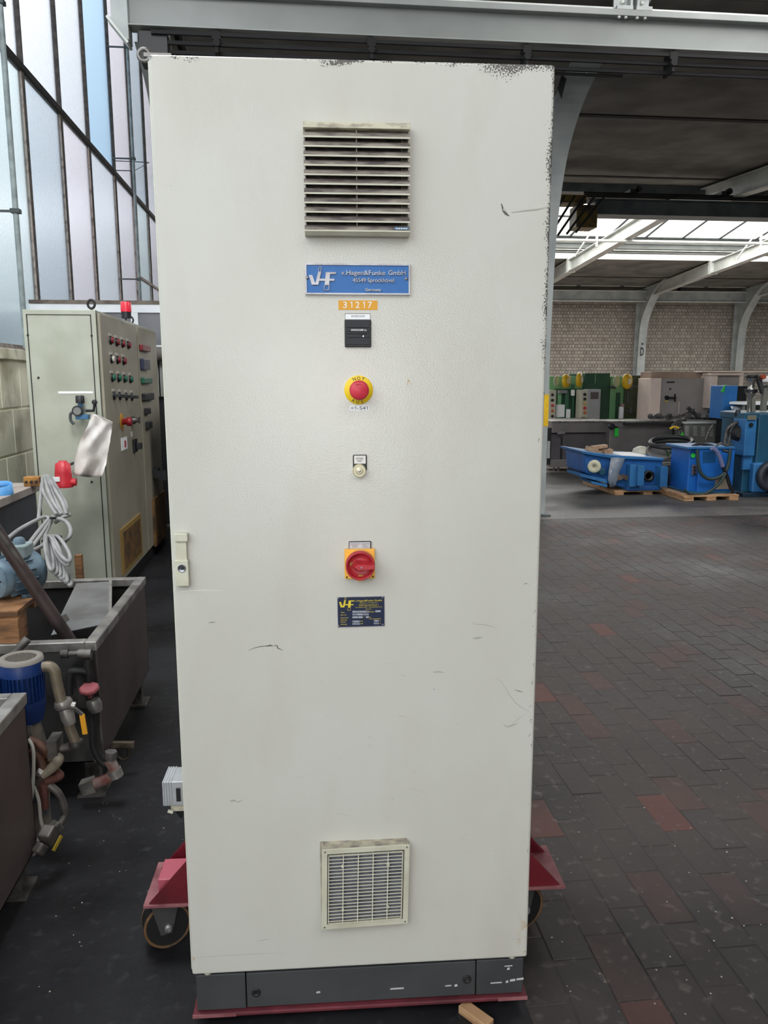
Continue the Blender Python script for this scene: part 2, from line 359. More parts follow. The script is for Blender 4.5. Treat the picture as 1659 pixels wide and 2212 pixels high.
st.obj('bricks_around', mBR, wbk, kind='stuff')
# other enclosing walls (outside the view, they close the hall)
B().bb(23.8, 24.1, -12, 31, 0, 8.2).obj('wall_right', mSTEELd, kind='structure')
b = B(); b.bb(-2.9, -1.6, -12.3, -12, 0, 8.2); b.bb(2.2, 24, -12.3, -12, 0, 8.2); b.bb(-1.6, 2.2, -12.3, -12, 3.4, 8.2); b.obj('wall_front', M('front_wall_plaster', C(170, 168, 160), .9), kind='structure')
# ------------------------------------------------------------------ SETTING: roof
def zr(y): return 6.62-.06*y if y > 18.2 else 5.528-.058*(18.2-y)
mCON = M('dark_roof_concrete', C(104, 102, 97), .95, rgb2=C(80, 79, 75), scale=1.6, bump=.004, bscale=8)
mCONd = M('soot_joint', C(40, 38, 36), 1)
OP0, OP1 = 18.2, 24.3
ceil = bpy.data.objects.new('ceiling', None); COL.objects.link(ceil); ceil['kind'] = 'structure'
def slab(y0, y1, x0=-1.1, x1=24):
    B().hexa([(x0, y0+.02, zr(y0)), (x1, y0+.02, zr(y0)), (x1, y1-.02, zr(y1)), (x0, y1-.02, zr(y1)), (x0, y0+.02, zr(y0)+.2), (x1, y0+.02, zr(y0)+.2), (x1, y1-.02, zr(y1)+.2), (x0, y1-.02, zr(y1)+.2)]).obj('roof_panel', mCON, ceil, bevel=.015)
ys = [7.4, 9.2, 11.3, 15.5, 18.2]
for i in range(len(ys)-1): slab(ys[i], ys[i+1])
slab(24.3, 27.2); slab(27.2, 30.2)
b = B(); b.bb(-1.1, 24, 7.2, 18.2, zr(18)+.22, zr(18)+.3); b.bb(-1.1, 24, 24.3, 30.2, zr(24.3)+.22, zr(24.3)+.3); b.obj('roof_deck', mCONd, ceil)
B().bb(-2.9, -1.0, -12, 31, 9.5, 9.65).obj('aisle_roof', mCON, ceil); B().bb(-1.15, -1.05, 7.4, 31, 5.72, 9.5).bb(-1.15, -1.05, 2, 7.4, 6.3, 9.5).obj('aisle_fascia', mCON, ceil)
for y in (11.3, 15.5, 27.2): B().bar((-1.1, y, zr(y)+.01), (24, y, zr(y)+.01), .10, .05).obj('sealed_joint', mCONd, ceil)
B().bar((-1.1, 16.3, zr(16.3)-.09), (24, 16.3, zr(16.3)-.09), .14, .16).obj('purlin', mSTEELd, ceil)
# near bay roof over the photographer, with a rooflight
b = B(); b.bb(-1.1, 24, 6.9, 7.2, 6.3, 6.45); b.bb(-1.1, 24, 7.2, 7.4, 4.9, 6.45); b.bb(4.5, 24, -5.2, -1.9, 6.6, 6.75); b.bb(-1.1, 24, -1.9, 6.9, 6.6, 6.75); b.bb(-2.9, 24, -12, -5.2, 6.6, 6.75); b.bb(11, 24, -5.2, 6.9, 6.5, 6.7); b.obj('roof_near', mCON, ceil)
# rooflight monitor
sky = bpy.data.objects.new('window_2', None); COL.objects.link(sky); sky['kind'] = 'structure'
ZM = 5.78
mWP = M('white_painted_steel', C(214, 216, 212), .5, rgb2=C(188, 190, 186), scale=3)
for y, s_ in ((OP1, 1), (OP0, -1)):
    B().bb(-2.9, 24, y-.03, y+.03, zr(y)-.02, zr(y)+.14).obj('curb_beam', mWP, sky)
    B().bb(-2.9, 24, y+.04*s_, y+.07*s_, zr(y)+.14, ZM).obj('upstand', M('upstand_sheet', C(186, 190, 190), .5, rgb2=C(160, 164, 164), scale=2), sky)
    for z in (zr(y)+.24, zr(y)+.42): B().bb(-2.9, 24, y-.03, y+.0, z, z+.03).obj('rail', mWP if z < zr(y)+.3 else mSTEELd, sky)
    B().bb(-2.9, 24, y-.04, y+.08, ZM-.02, ZM+.05).obj('head_rail', mSTEELd, sky)
YR, ZRD = 21.25, 6.35
gm = bpy.data.materials.new('wired_rooflight_glass'); gm.use_nodes = True; n = gm.node_tree; p_ = n.nodes['Principled BSDF']
tl = n.nodes.new('ShaderNodeBsdfTranslucent'); tl.inputs['Color'].default_value = (.86, .86, .82, 1); n.links.new(tl.outputs[0], n.nodes['Material Output'].inputs[0])
x = 6.0
while x < 18.5:
    for (ya, za, yb, zb) in ((OP1, ZM, (OP1+YR)/2, (ZM+ZRD)/2), ((OP1+YR)/2, (ZM+ZRD)/2, YR, ZRD)):
        a = Vector((x+.04, ya-.03, za+.03)); c = Vector((x+1.16, yb+.03, zb)); 
        B().hexa([(a.x, a.y, a.z), (c.x, a.y, a.z), (c.x, c.y, c.z), (a.x, c.y, c.z), (a.x, a.y, a.z+.01), (c.x, a.y, a.z+.01), (c.x, c.y, c.z+.01), (a.x, c.y, c.z+.01)]).obj('pane', gm, sky)
    a = (x, OP1, ZM+.03); B().bar(a, (x, YR, ZRD), .05, .05).obj('glazing_bar', mSTEELd, sky)
    x += 1.2
B().hexa([(-2.9, OP0, ZM), (24, OP0, ZM), (24, YR, ZRD), (-2.9, YR, ZRD), (-2.9, OP0, ZM+.01), (24, OP0, ZM+.01), (24, YR, ZRD+.01), (-2.9, YR, ZRD+.01)]).obj('pane_far_slope', gm, sky)
B().bar((5, (OP1+YR)/2, (ZM+ZRD)/2+.01), (19, (OP1+YR)/2, (ZM+ZRD)/2+.01), .05, .04).obj('glazing_bar', mSTEELd, sky)
B().bar((-2.9, YR, ZRD), (24, YR, ZRD), .12, .12).obj('ridge_bar', mWP, sky)
# ------------------------------------------------------------------ steel frame
def ibeam(bd, p0, p1, h, w, tf=.02, tw=.012, up=(0, 0, 1)):
    p0 = Vector(p0); p1 = Vector(p1); d = (p1-p0).normalized(); u = Vector(up); r = d.cross(u).normalized(); u = r.cross(d)
    bd.bar(p0, p1, tw, h-2*tf, up); bd.bar(p0+u*(h-tf)/2, p1+u*(h-tf)/2, w, tf, up); bd.bar(p0-u*(h-tf)/2, p1-u*(h-tf)/2, w, tf, up); return bd
def portal_column(x0, x1, path, base_y, label, web=.34, letter=None, hole=None, mat=mSTEEL, bolts=None):
    """curved inner flange between x0 and x1 along path of (y, z), straight outer flange behind"""
    t = thing('steel_column', label, 'column', ((x0+x1)/2, base_y, 0))
    ox, oy = (x0+x1)/2, base_y; hw = (x1-x0)/2; yb = base_y+web
    P = smooth([(0, y-oy, z) for y, z in path], 4)
    fl = B()
    for i in range(len(P)-1):
        a, c = P[i], P[i+1]
        fl.hexa([(-hw, a.y, a.z), (hw, a.y, a.z), (hw, a.y+.02, a.z), (-hw, a.y+.02, a.z), (-hw, c.y, c.z), (hw, c.y, c.z), (hw, c.y+.02, c.z), (-hw, c.y+.02, c.z)])
    fl.obj('inner_flange', mat, t)
    wbp = [(-.007, p.y+.02, p.z) for p in P]+[(-.007, web, P[-1].z), (-.007, web, 0)]
    w_ = B()
    for i in range(len(P)-1):
        a, c = P[i], P[i+1]; w_.hexa([(-.007, a.y+.02, a.z), (.007, a.y+.02, a.z), (.007, web, a.z), (-.007, web, a.z), (-.007, c.y+.02, c.z), (.007, c.y+.02, c.z), (.007, web, c.z), (-.007, web, c.z)])
    w_.obj('web', mat, t)
    B().bb(-hw, hw, web, web+.02, 0, P[-1].z).obj('outer_flange', mat, t)
    B().bb(-hw-.05, hw+.05, -.06, web+.08, 0, .02).obj('base_plate', mSTEELd, t)
    return t, hw
HP = [(8.47, 0), (8.47, 1.0), (8.47, 1.61), (8.44, 2.34), (8.375, 3.04), (8.21, 3.55), (8.02, 3.84), (7.73, 4.08), (7.38, 4.235), (7.26, 4.28)]
col, hw = portal_column(2.47, 2.75, HP, 8.47, 'grey steel portal column curving overhead right behind the beige control cabinet')
# cut-out look: recessed dark opening plate on the web gusset, bolts under the beam
gp = B(); g0 = [at(1213, 163, Y=7.45), at(1224, 168, Y=7.45), at(1213, 214, Y=7.5), at(1205, 190, Y=7.5)]
L = col.location; mRAIL = M('rail_black', C(12, 12, 14), .85)
gp.prism([p-L for p in g0], (0, .01, 0)); gp.obj('web_opening', mRAIL, col, label='dark opening in the web gusset')
ys_ = B(); z0 = at(1180, 920, X=2.75).z; z1 = at(1183, 852, X=2.75).z; ys_.bb(-hw-.002, hw+.002, -.003, .0, z0, z1).obj('yellow_band', mYEL, col, label='yellow warning band')
bo = B()
for (py, pxs) in ((150, (1246, 1256, 1276, 1290)), (158, (1244, 1254, 1274, 1288))):
    for px in pxs:
        Yb = 7.40-.0045*(162-py)*2.2; p = at(px-22, py, Y=Yb); bo.lathe([(.011, 0), (.011, .012), (.006, .016)], p-L, (0, -.6, -.8), 6)
bo.obj('bolt_cluster', mSTEELl, col)
colL, hwl = portal_column(-1.275, -1.12, [(y, z) for y, z in HP], 8.47, 'grey steel portal column by the glazing, mostly hidden behind the beige cabinet')
bo = B(); L2 = colL.location
for py in (70, 80, 90, 100, 110):
    for px in (302+(py-70)*.28, 310+(py-70)*.28, 322+(py-70)*.28, 330+(py-70)*.28):
        p = at(px, py, Y=7.36-.006*(110-py)); bo.lathe([(.010, 0), (.010, .01), (.005, .014)], p-L2, (0, -.6, -.8), 6)
bo.obj('bolt_cluster', mSTEELl, colL)
# near crane runway beam
zb0, zb1 = 4.305, 4.60
rw = thing('crane_runway_beam', 'long grey crane runway beam crossing the top of the picture', 'beam', (-1.27, 7.0, zb0))
mRWF = M('runway_flange_paint', C(132, 136, 134), .5, rgb2=C(118, 122, 120), scale=2); bx0, bx1 = 0, 9.5; hB = zb1-zb0
B().bb(bx0, bx1, .075, .09, .01, hB-.04).obj('web', M('runway_web_paint', C(118, 122, 120), .5, rgb2=C(106, 110, 108), scale=1.5), rw)
B().bb(bx0, bx1, 0, .155, 0, .012).obj('lower_flange', mRWF, rw, bevel=.003)
B().bb(bx0, bx1, 0, .155, hB-.05, hB).obj('upper_flange', mRWF, rw, bevel=.004)
B().bb(bx0, bx1, .09, .15, hB, hB+.05).obj('crane_rail', mSTEELl, rw)
sp_ = B(); sx = at(1371, 30, Y=7).x+1.27
for dx in (-.085, .085): sp_.bb(sx+dx-.07, sx+dx+.07, -.0, .1, hB, hB+.03); sp_.bb(sx+dx-.07, sx+dx+.07, .08, .1, hB+.03, hB+.13); sp_.bb(sx+dx*.35-.01, sx+dx*.35+.01, .0, .1, hB+.03, hB+.13)
sp_.obj('splice_bracket', mSTEEL, rw)
bo = B()
for dx in (-.13, -.07, .03, .1): bo.lathe([(.014, 0), (.014, .014), (.007, .018)], (sx+dx, .02, hB-.05), (0, -.4, -1), 6)
for dx in (-.085, .085): bo.lathe([(.02, 0), (.02, .02), (.01, .03)], (sx+dx, .08, hB+.08), (0, -1, 0), 6)
bo.obj('splice_bolts', mSTEELl, rw)
eb = B(); 
eb.prism([(-.13, 0, .52), (0, 0, .52), (0, 0, -.11), (-.02, 0, -.11), (-.15, 0, .05), (-.13, 0, .05)], (0, .155, 0)); eb.obj('end_bracket', mSTEEL, rw, bevel=.004)
B().bar((-.165, .08, .06), (-.01, .08, -.13), .02, .16, (0, 1, 0)).obj('bracket_plate', mSTEELl, rw)
# diagonal rafter seen above the beam
rf = B(); ibeam(rf, (2.95, 7.35, 4.75), (3.4, 4.6, 6.1), .3, .2); props(rf.obj('roof_rafter', mSTEEL), 'short grey rafter rising above the runway beam splice at the top', 'beam', 'steel roof rafters')
# conductor rails under near beam
mRAIL = M('rail_black', C(12, 12, 14), .85)
cr_ = thing('conductor_rail', 'black conductor rails hanging below the near crane runway beam', 'rail', (-1.1, 7.05, zb0))
for k, (dy, dz) in enumerate(((-.02, -.035), (.03, -.09), (.08, -.145), (.12, -.19))):
    if k == 3: continue
    B().bb(0, 9, dy-.012, dy+.012, dz-.014, dz+.014).obj('rail', mRAIL, cr_)
B().bb(0, 4.0, .11, .13, -.18, -.16).obj('rail', mRAIL, cr_)
for px in (467, 803, 1140, 1457):
    x = at(px, 110+.04*(px-800), Y=7.0).x+1.1; h = B(); h.bb(x-.012, x+.012, -.035, .14, -.17, 0); h.bb(x-.035, x+.035, -.04, -.015, -.075, -.015); h.lathe([(.03, 0), (.03, .03)], (x, -.05, -.10), (0, 1, 0), 10); h.obj('hanger', mRAIL, cr_)
B().bb(-.1, .12, .0, .2, -.24, -.02).obj('end_box', mDARK, cr_, label='dark feed box at the rail end')
# far columns
FP = [(29.2, 0), (29.2, 1.5), (29.15, 3.0), (29.0, 3.7), (28.5, 4.3), (27.9, 4.75), (27.2, 5.0)]
for xx, lab, let in ((13.05, 'far grey steel column marked D in front of the brick wall', 'D'), (17.0, 'far grey steel column at the right edge of the brick wall', None)):
    c_, hw_ = portal_column(xx-.15, xx+.15, FP, 29.2, lab)
    if let:
        d = B(); put_text(d, let, (-.07, -.05, at(1398, 768, Y=29.2).z), (1, 0, 0), (0, 0, 1), width=.14, height=.30, bold=.02); d.bb(-.03, .03, -.05, -.04, at(1398, 745, Y=29.2).z, at(1398, 741, Y=29.2).z); d.obj('painted_letter', M('sign_black', C(30, 34, 36), .7), c_)
# rafters of the far bay
for k, xx in enumerate((8.45, 13.05, 17.1)):
    y0, y1 = 29.5, 8.3
    lab = ('grey rafter running under the rooflight nearest to the cabinet', 'grey rafter rising from the column marked D', 'grey rafter over the far right brick bay')[k]
    t = thing('roof_rafter', lab, 'beam', (xx, y0, zr(y0)-.2), group='steel roof rafters')
    def rz(y): return zr(y)-.235-(zr(y0)-.2)
    q = B(); ibeam(q, (0, 0, rz(y0)), (0, 18.25-y0, rz(18.25)), .36, .22, .02); ibeam(q, (0, 18.2-y0, rz(18.2)), (0, y1-y0, rz(y1)), .36, .22, .02); q.obj('rafter_beam', M('rafter_paint', C(170, 172, 168), .5, rgb2=C(150, 152, 148), scale=2), t)
    B().bb(-.12, .12, 24.3-y0-.08, 24.3-y0+.08, rz(24.3)-.19, rz(24.3)+.25).obj('rafter_splice', mSTEELl, t)
# rooflight tie trusses
tr = thing('rooflight_truss', 'white tubular tie rail with struts below the rooflight', 'truss', (8, 20, 4.95))
B().tube([(-6, 0, 0), (12, 0, .0)], .035, 10).obj('tie_rail', mWP, tr)
for px0 in (1290, 1645):
    x = at(px0, 500, Y=20).x-8
    B().tube([(x, 0, -.15), (x, 0, .55)], .032, 8).obj('strut', mWP, tr); B().tube([(x, 0, .5), (x-.42, 0, .15), ], .028, 8).obj('strut', mWP, tr)
    B().tube([(x, 0, .45), (x-.45, .3, -.35)], .022, 8).obj('strut', mWP, tr); B().tube([(x, 0, .5), (x+.5, -.4, .9)], .022, 8).obj('strut', mWP, tr)
# crane bridge with rails and yellow trolley
zc0, zc1 = at(1400, 466, Y=15).z, at(1400, 432, Y=15).z
cb = thing('crane_bridge', 'dark grey crane bridge girder hanging below the rooflight', 'crane', (5.2, 15, zc0))
hh = zc1-zc0
B().bb(.45, 14, 0, .3, .02, hh-.02).obj('girder', mSTEELd, cb, bevel=.01); B().bb(.45, 14, -.05, .35, 0, .02).obj('flange', mSTEELd, cb); B().bb(0.3, 14, -.05, .35, hh-.02, hh).obj('flange', mSTEELd, cb)
for k in range(3): B().bb(.2, 14, -.12+.03*k, -.10+.03*k, hh+.04*k, hh+.04*k+.028).obj('conductor_bar', mRAIL, cb)
for px in (1375, 1571): x = at(px, 410, Y=15).x-5.2; B().bb(x-.16, x+.0, -.1, .3, hh+.11, hh+.17).lathe([(.06, 0), (.06, .1)], (x, -.1, hh+.17), (0, 1, 0), 12).obj('rail_hanger', mDARK, cb)
tb = B()
x0 = at(1205, 440, Y=14.8).x-5.2
tb.bb(x0-.5, x0+.55, -.2, .2, hh-.12, hh+.02, 0); tb.bb(x0+.35, x0+.75, -.25, .15, -.28, .12, 0)
tb.obj('trolley_end', M('greasy_yellow', C(104, 84, 26), .6, rgb2=C(36, 32, 22), scale=5), cb, label='dirty yellow trolley end carriage', bevel=.01)
for k in range(5): B().tube([(x0-.35+.17*k, -.28, -.5+.03*k), (x0+.1+.19*k, -.28, hh-.02)], .022, 6).obj('festoon_cable', mDARK, cb)
# far runway beam and conduit
fr = thing('crane_runway_beam', 'pale grey runway beam along the top of the brick wall', 'beam', (6, 29.0, at(1400, 652, Y=29).z))
z1 = at(1400, 628, Y=29).z-fr.location.z
B().bb(0, 16, .10, .12, .02, z1-.02).obj('web', mSTEEL, fr); B().bb(0, 16, 0, .24, 0, .03).obj('lower_flange', mSTEELl, fr); B().bb(0, 16, 0, .24, z1-.03, z1).obj('upper_flange', mSTEELl, fr)
x = at(1478, 630, Y=29).x-6; B().bb(x-.15, x+.15, -.02, .24, z1, z1+.12).obj('rail_clamp', mDARK, fr)
fc = thing('wall_conduit', 'pale conduit with dark clips above the far runway beam', 'pipe', (6, 28.9, at(1400, 617, Y=28.9).z))
B().tube([(0, 0, 0), (16, 0, 0)], .04, 8).obj('pipe', mSTEELl, fc)
for px in (1249, 1343, 1434, 1525, 1615): x = at(px, 617, Y=28.9).x-6; B().bb(x-.07, x+.07, -.05, .06, -.04, .09).obj('pipe_clip', mDARK, fc)
B().bb(0, 16, .1, .2, .12, .2).obj('top_rail', mSTEELd, fc)
# ================================================================== MAIN CABINET
CR = math.radians(-2.24); CO = Vector((.12822, 1.66626, 0))
cab = thing('control_cabinet', 'tall beige electrical control cabinet with louvred vents, blue nameplate and red main switch', 'cabinet', CO, CR)
MW = Matrix.Translation(CO) @ Matrix.Rotation(CR, 4, 'Z'); MI = MW.inverted()
lc = MI @ CAM
def D(px, py, off=0.0):
    """point on the plane off metres in front of the door, in cabinet coordinates"""
    d = MI.to_3x3() @ ray(px, py); t = (-off-lc.y)/d.y; return lc+d*t
def rect(bd, x0, y0, x1, y1, off0, off1, mi=0):
    a = D(x0, (y0+y1)/2, off1); b_ = D(x1, (y0+y1)/2, off1); c = D((x0+x1)/2, y0, off1); d = D((x0+x1)/2, y1, off1)
    bd.bb(a.x, b_.x, -off1, -off0, d.z, c.z, mi); return (a.x, b_.x, d.z, c.z)
Z0, Z1 = .139, 2.139
# door paint: textured, light dirt, chipped right and top edges
m = bpy.data.materials.new('beige_textured_cabinet_paint'); m.use_nodes = True; n = m.node_tree; bs = n.nodes['Principled BSDF']; lk = n.links.new
bs.inputs['Roughness'].default_value = .27; bs.inputs['Specular IOR Level'].default_value = .45
tc = n.nodes.new('ShaderNodeTexCoord')
def nz(scale, detail, st=None, rough=.5):
    z = n.nodes.new('ShaderNodeTexNoise'); z.inputs['Scale'].default_value = scale; z.inputs['Detail'].default_value = detail; z.inputs['Roughness'].default_value = rough
    if st:
        mp = n.nodes.new('ShaderNodeMapping'); mp.inputs['Scale'].default_value = st; lk(tc.outputs['Object'], mp.inputs[0]); lk(mp.outputs[0], z.inputs['Vector'])
    else: lk(tc.outputs['Object'], z.inputs['Vector'])
    return z.outputs['Fac']
def mr(src, a, b_, c, d):
    r = n.nodes.new('ShaderNodeMapRange'); r.inputs[1].default_value = a; r.inputs[2].default_value = b_; r.inputs[3].default_value = c; r.inputs[4].default_value = d; lk(src, r.inputs[0]); return r.outputs[0]
def mth(op, a, b_=None):
    q = n.nodes.new('ShaderNodeMath'); q.operation = op
    for i, v in enumerate((a, b_)):
        if v is None: continue
        if isinstance(v, (int, float)): q.inputs[i].default_value = v
        else: lk(v, q.inputs[i])
    return q.outputs[0]
def mix(fac, a, b_):
    q = n.nodes.new('ShaderNodeMixRGB'); lk(fac, q.inputs[0])
    for i, v in ((1, a), (2, b_)):
        if isinstance(v, tuple): q.inputs[i].default_value = v
        else: lk(v, q.inputs[i])
    return q.outputs[0]
sx_ = n.nodes.new('ShaderNodeSeparateXYZ'); lk(tc.outputs['Object'], sx_.inputs[0])
base = mix(mr(nz(2.2, 5), .4, .7, 0, 1), C(201, 200, 193), C(195, 193, 184))
base = mix(mr(nz(5, 8, (1, 1, .35)), .52, .75, 0, .45), base, C(184, 178, 166))
spk = mr(nz(260, 2), .60, .66, 0, 1)
big = nz(7, 6)
wr = mth('ADD', mr(sx_.outputs['X'], .368, .404, 0, .9), mth('MULTIPLY', mr(big, .35, .65, -.35, .30), 1))
zup = mr(sx_.outputs['Z'], 1.3, 1.75, -.8, 0)
wr = mth('ADD', wr, zup)
wt = mth('ADD', mr(sx_.outputs['Z'], 2.085, 2.139, 0, 1.0), mr(big, .35, .65, -.75, -.05))
wt = mth('ADD', wt, mr(sx_.outputs['X'], -.1, .4, -.35, .28))
wl_ = mth('ADD', mr(sx_.outputs['Z'], 2.118, 2.135, 0, .9), mr(nz(11, 5), .45, .6, -.7, .15))
wear = mth('MAXIMUM', mth('MAXIMUM', wr, wt), wl_)
mask = mth('MULTIPLY', mr(mth('ADD', wear, mth('MULTIPLY', nz(300, 3), 1.5)), 1.34, 1.42, 0, 1), .9)
base = mix(mask, base, C(70, 66, 64))
ru = mth('MULTIPLY', mth('MULTIPLY', mr(sx_.outputs['Z'], .30, .16, 0, 1), mr(nz(30, 5), .55, .62, 0, 1)), mr(mth('ABSOLUTE', sx_.outputs['X']), .37, .395, 0, 1))
base = mix(ru, base, C(176, 140, 84))
lk(base, bs.inputs['Base Color'])
bp = n.nodes.new('ShaderNodeBump'); bp.inputs['Distance'].default_value = .00055; bp.inputs['Strength'].default_value = .6; lk(nz(300, 2), bp.inputs['Height']); lk(bp.outputs[0], bs.inputs['Normal'])
mPAINT = m
mEDGE = M('beige_side_paint', C(214, 214, 200), .45, rgb2=C(204, 204, 190), scale=4)
mCRM = M('cream_plastic', C(204, 202, 184), .5, rgb2=C(190, 187, 168), scale=14)
mCRMd = M('dusty_cream_plastic', C(192, 186, 168), .65, rgb2=C(124, 114, 110), scale=26, lo=.40, hi=.68, stretch=(1, 3, 3))
mSLAT = M('sooty_slat', C(158, 150, 140), .7, rgb2=C(92, 84, 82), scale=22, lo=.36, hi=.64, stretch=(1, 3, 3))
mFILT = M('dark_dusty_filter', C(82, 76, 74), .95, rgb2=C(56, 52, 52), scale=60)
B().bb(-.4, .4, -.0, .022, Z0, Z1).obj('door', mPAINT, cab, bevel=.006, seg=3)
B().bb(-.398, .398, .026, .52, Z0-.004, Z1-.004).obj('body', mEDGE, cab, bevel=.004)
B().bb(-.402, -.394, .006, .05, Z0+.01, Z1-.01).obj('door_seam_strip', mEDGE, cab, bevel=.002)
mPL = M('anthracite_plinth_paint', C(64, 66, 68), .6, rgb2=C(54, 56, 58), scale=5)
def zpl(x): return Z0-.004
xs = (D(531, 2130, 0).x, D(1029, 2105, 0).x)
B().bb(-.392, xs[0]-.0012, .004, .5, .04, Z0-.005).obj('plinth_corner', mPL, cab, bevel=.002)
B().bb(xs[0]+.0012, xs[1]-.0012, .005, .02, .041, Z0-.007).obj('plinth_cover', mPL, cab, bevel=.0015)
B().bb(xs[1]+.0012, .392, .004, .5, .04, Z0-.005).obj('plinth_corner', mPL, cab, bevel=.002)
B().bb(xs[0], xs[1], .022, .5, .042, Z0-.006).obj('plinth_frame', mDARK, cab)
for px, py in ((553, 2147), (1009, 2118)):
    p = D(px, py, 0); B().lathe([(.011, 0), (.0105, .003), (.006, .003), (.0055, -.001), (.0, -.001)], (p.x, .005, p.z), (0, -1, 0), 16).obj('plinth_screw', mDARK, cab)
sc = B()
for (a, c_, d, e_) in ((683, 2144, 692, 2149), (843, 2137, 873, 2141), (962, 2131, 976, 2134), (982, 2128, 989, 2135), (1060, 2124, 1085, 2128), (1093, 2119, 1099, 2127), (1102, 2116, 1114, 2124), (1116, 2114, 1132, 2121), (1090, 2088, 1108, 2091), (1096, 2091, 1102, 2099)):
    p = D(a, (c_+e_)/2, 0); q = D(d, (c_+e_)/2, 0); hz = max(.0012, (e_-c_)*.00042); sc.hexa([(p.x, .0032, p.z-hz), (q.x, .0032, p.z-hz*.7), (q.x, .0052, p.z-hz*.7), (p.x, .0052, p.z-hz), (p.x+.001, .0032, p.z+hz*.6), (q.x-.001, .0032, p.z+hz), (q.x-.001, .0052, p.z+hz), (p.x+.001, .0052, p.z+hz*.6)])
sc.obj('scraped_paint', M('scrape_white', C(190, 192, 190), .8), cab, kind='stuff')
sf = B()
for px, py in ((447, 2106), (1108, 2070)):
    p = D(px, py, 0); sf.lathe([(.010, 0), (.009, .009)], (p.x, .014, p.z+.001), (0, 0, -1), 12)
sf.obj('door_stop', mCRM, cab)
# scratches and scuffs: thin strokes of rubbed-in dirt
sk = B()
def stroke(pts, w, mi=0):
    P = [D(x, y, 0) for x, y in pts]
    for i in range(len(P)-1):
        a, c_ = P[i], P[i+1]; d = (c_-a).normalized(); nn = Vector((-d.z, 0, d.x)); wa = w*(.35+.65*math.sin(math.pi*(i+.2)/len(P))); wb_ = w*(.35+.65*math.sin(math.pi*(i+1.0)/len(P)))
        if i == len(P)-2: wb_ = w*.2
        sk.add([(v.x, -.00035, v.z) for v in (a-nn*wa/2, c_-nn*wb_/2, c_+nn*wb_/2, a+nn*wa/2)], [(0, 1, 2, 3)], mi)
S1, S2, S3 = 0, 1, 2
stroke([(537, 1405), (548, 1400), (560, 1397), (575, 1395), (585, 1395), (597, 1395)], .0016, 0); stroke([(576, 1396), (583, 1394), (590, 1395)], .0035, 0); stroke([(594, 1393), (599, 1395), (600, 1400), (612, 1405)], .0025, 0)
stroke([(1083, 440), (1086, 450), (1085, 455)], .004, 0); stroke([(1086, 455), (1092, 461), (1100, 467)], .006, 0); stroke([(1090, 452), (1095, 460)], .003, 1)
stroke([(1105, 459), (1130, 456), (1160, 453), (1190, 446)], .003, 1)
stroke([(1132, 1262), (1138, 1259)], .003, 0); stroke([(1136, 1259), (1143, 1264)], .0015, 0)
stroke([(1019, 1343), (1024, 1348), (1045, 1349), (1062, 1353), (1074, 1359)], .0015, 1)
stroke([(1022, 1379), (1032, 1378), (1043, 1377)], .006, 1)
stroke([(1070, 1462), (1085, 1475), (1100, 1500), (1115, 1520), (1130, 1530), (1150, 1541)], .0014, 1)
stroke([(1112, 1490), (1122, 1493), (1130, 1495)], .0018, 0); stroke([(1087, 1565), (1095, 1570), (1110, 1566), (1120, 1562)], .003, 1); stroke([(1098, 1573), (1118, 1553), (1140, 1540)], .0012, 1)
stroke([(935, 1452), (948, 1451), (960, 1453)], .004, 1); stroke([(866, 1458), (878, 1461)], .002, 1); stroke([(862, 1547), (878, 1548)], .0022, 1)
stroke([(497, 1731), (505, 1729), (512, 1731)], .006, 1); stroke([(513, 1733), (523, 1728)], .006, 1)
stroke([(390, 1278), (410, 1276), (440, 1275), (482, 1276)], .0016, 2)
stroke([(450, 1345), (460, 1344), (467, 1344)], .0016, 0); stroke([(555, 2034), (570, 2030), (583, 2028)], .0018, 1)
stroke([(418, 2068), (480, 2064), (560, 2060), (620, 2058)], .0010, 1)
stroke([(880, 833), (882, 820), (889, 831)], .0014, 3); stroke([(1105, 2029), (1135, 2027)], .0014, 4); stroke([(936, 1488), (940, 1491)], .004, 4)
stroke([(727, 1757), (760, 1763)], .0014, 1); stroke([(885, 1702), (925, 1716)], .001, 1); stroke([(640, 1678), (660, 1680)], .0014, 1)
for _ in range(46):
    x = random.uniform(430, 1120); y = random.uniform(1380, 2040)
    if 670 < x < 900 and y > 1800: continue
    stroke([(x, y), (x+random.uniform(2, 9), y+random.uniform(-1.5, 1.5))], random.uniform(.0010, .0022), 1)
for k in range(26):
    y = random.uniform(900, 2050) if k % 3 else random.uniform(1430, 1560); x = 1172-(y-900)*.0305-random.uniform(0, 7)
    stroke([(x, y), (x+random.uniform(-5, 1), y+random.uniform(-2, 9))], random.uniform(.0015, .0035), k % 2)
sk.obj('scuff_marks', [M('scratch_dark', C(98, 94, 92), .8), M('scuff_grey', C(164, 162, 154), .8), M('scrape_light', C(222, 222, 216), .8), M('ochre_mark', C(196, 150, 90), .8), M('blue_mark', C(140, 144, 178), .8)], cab, kind='stuff')
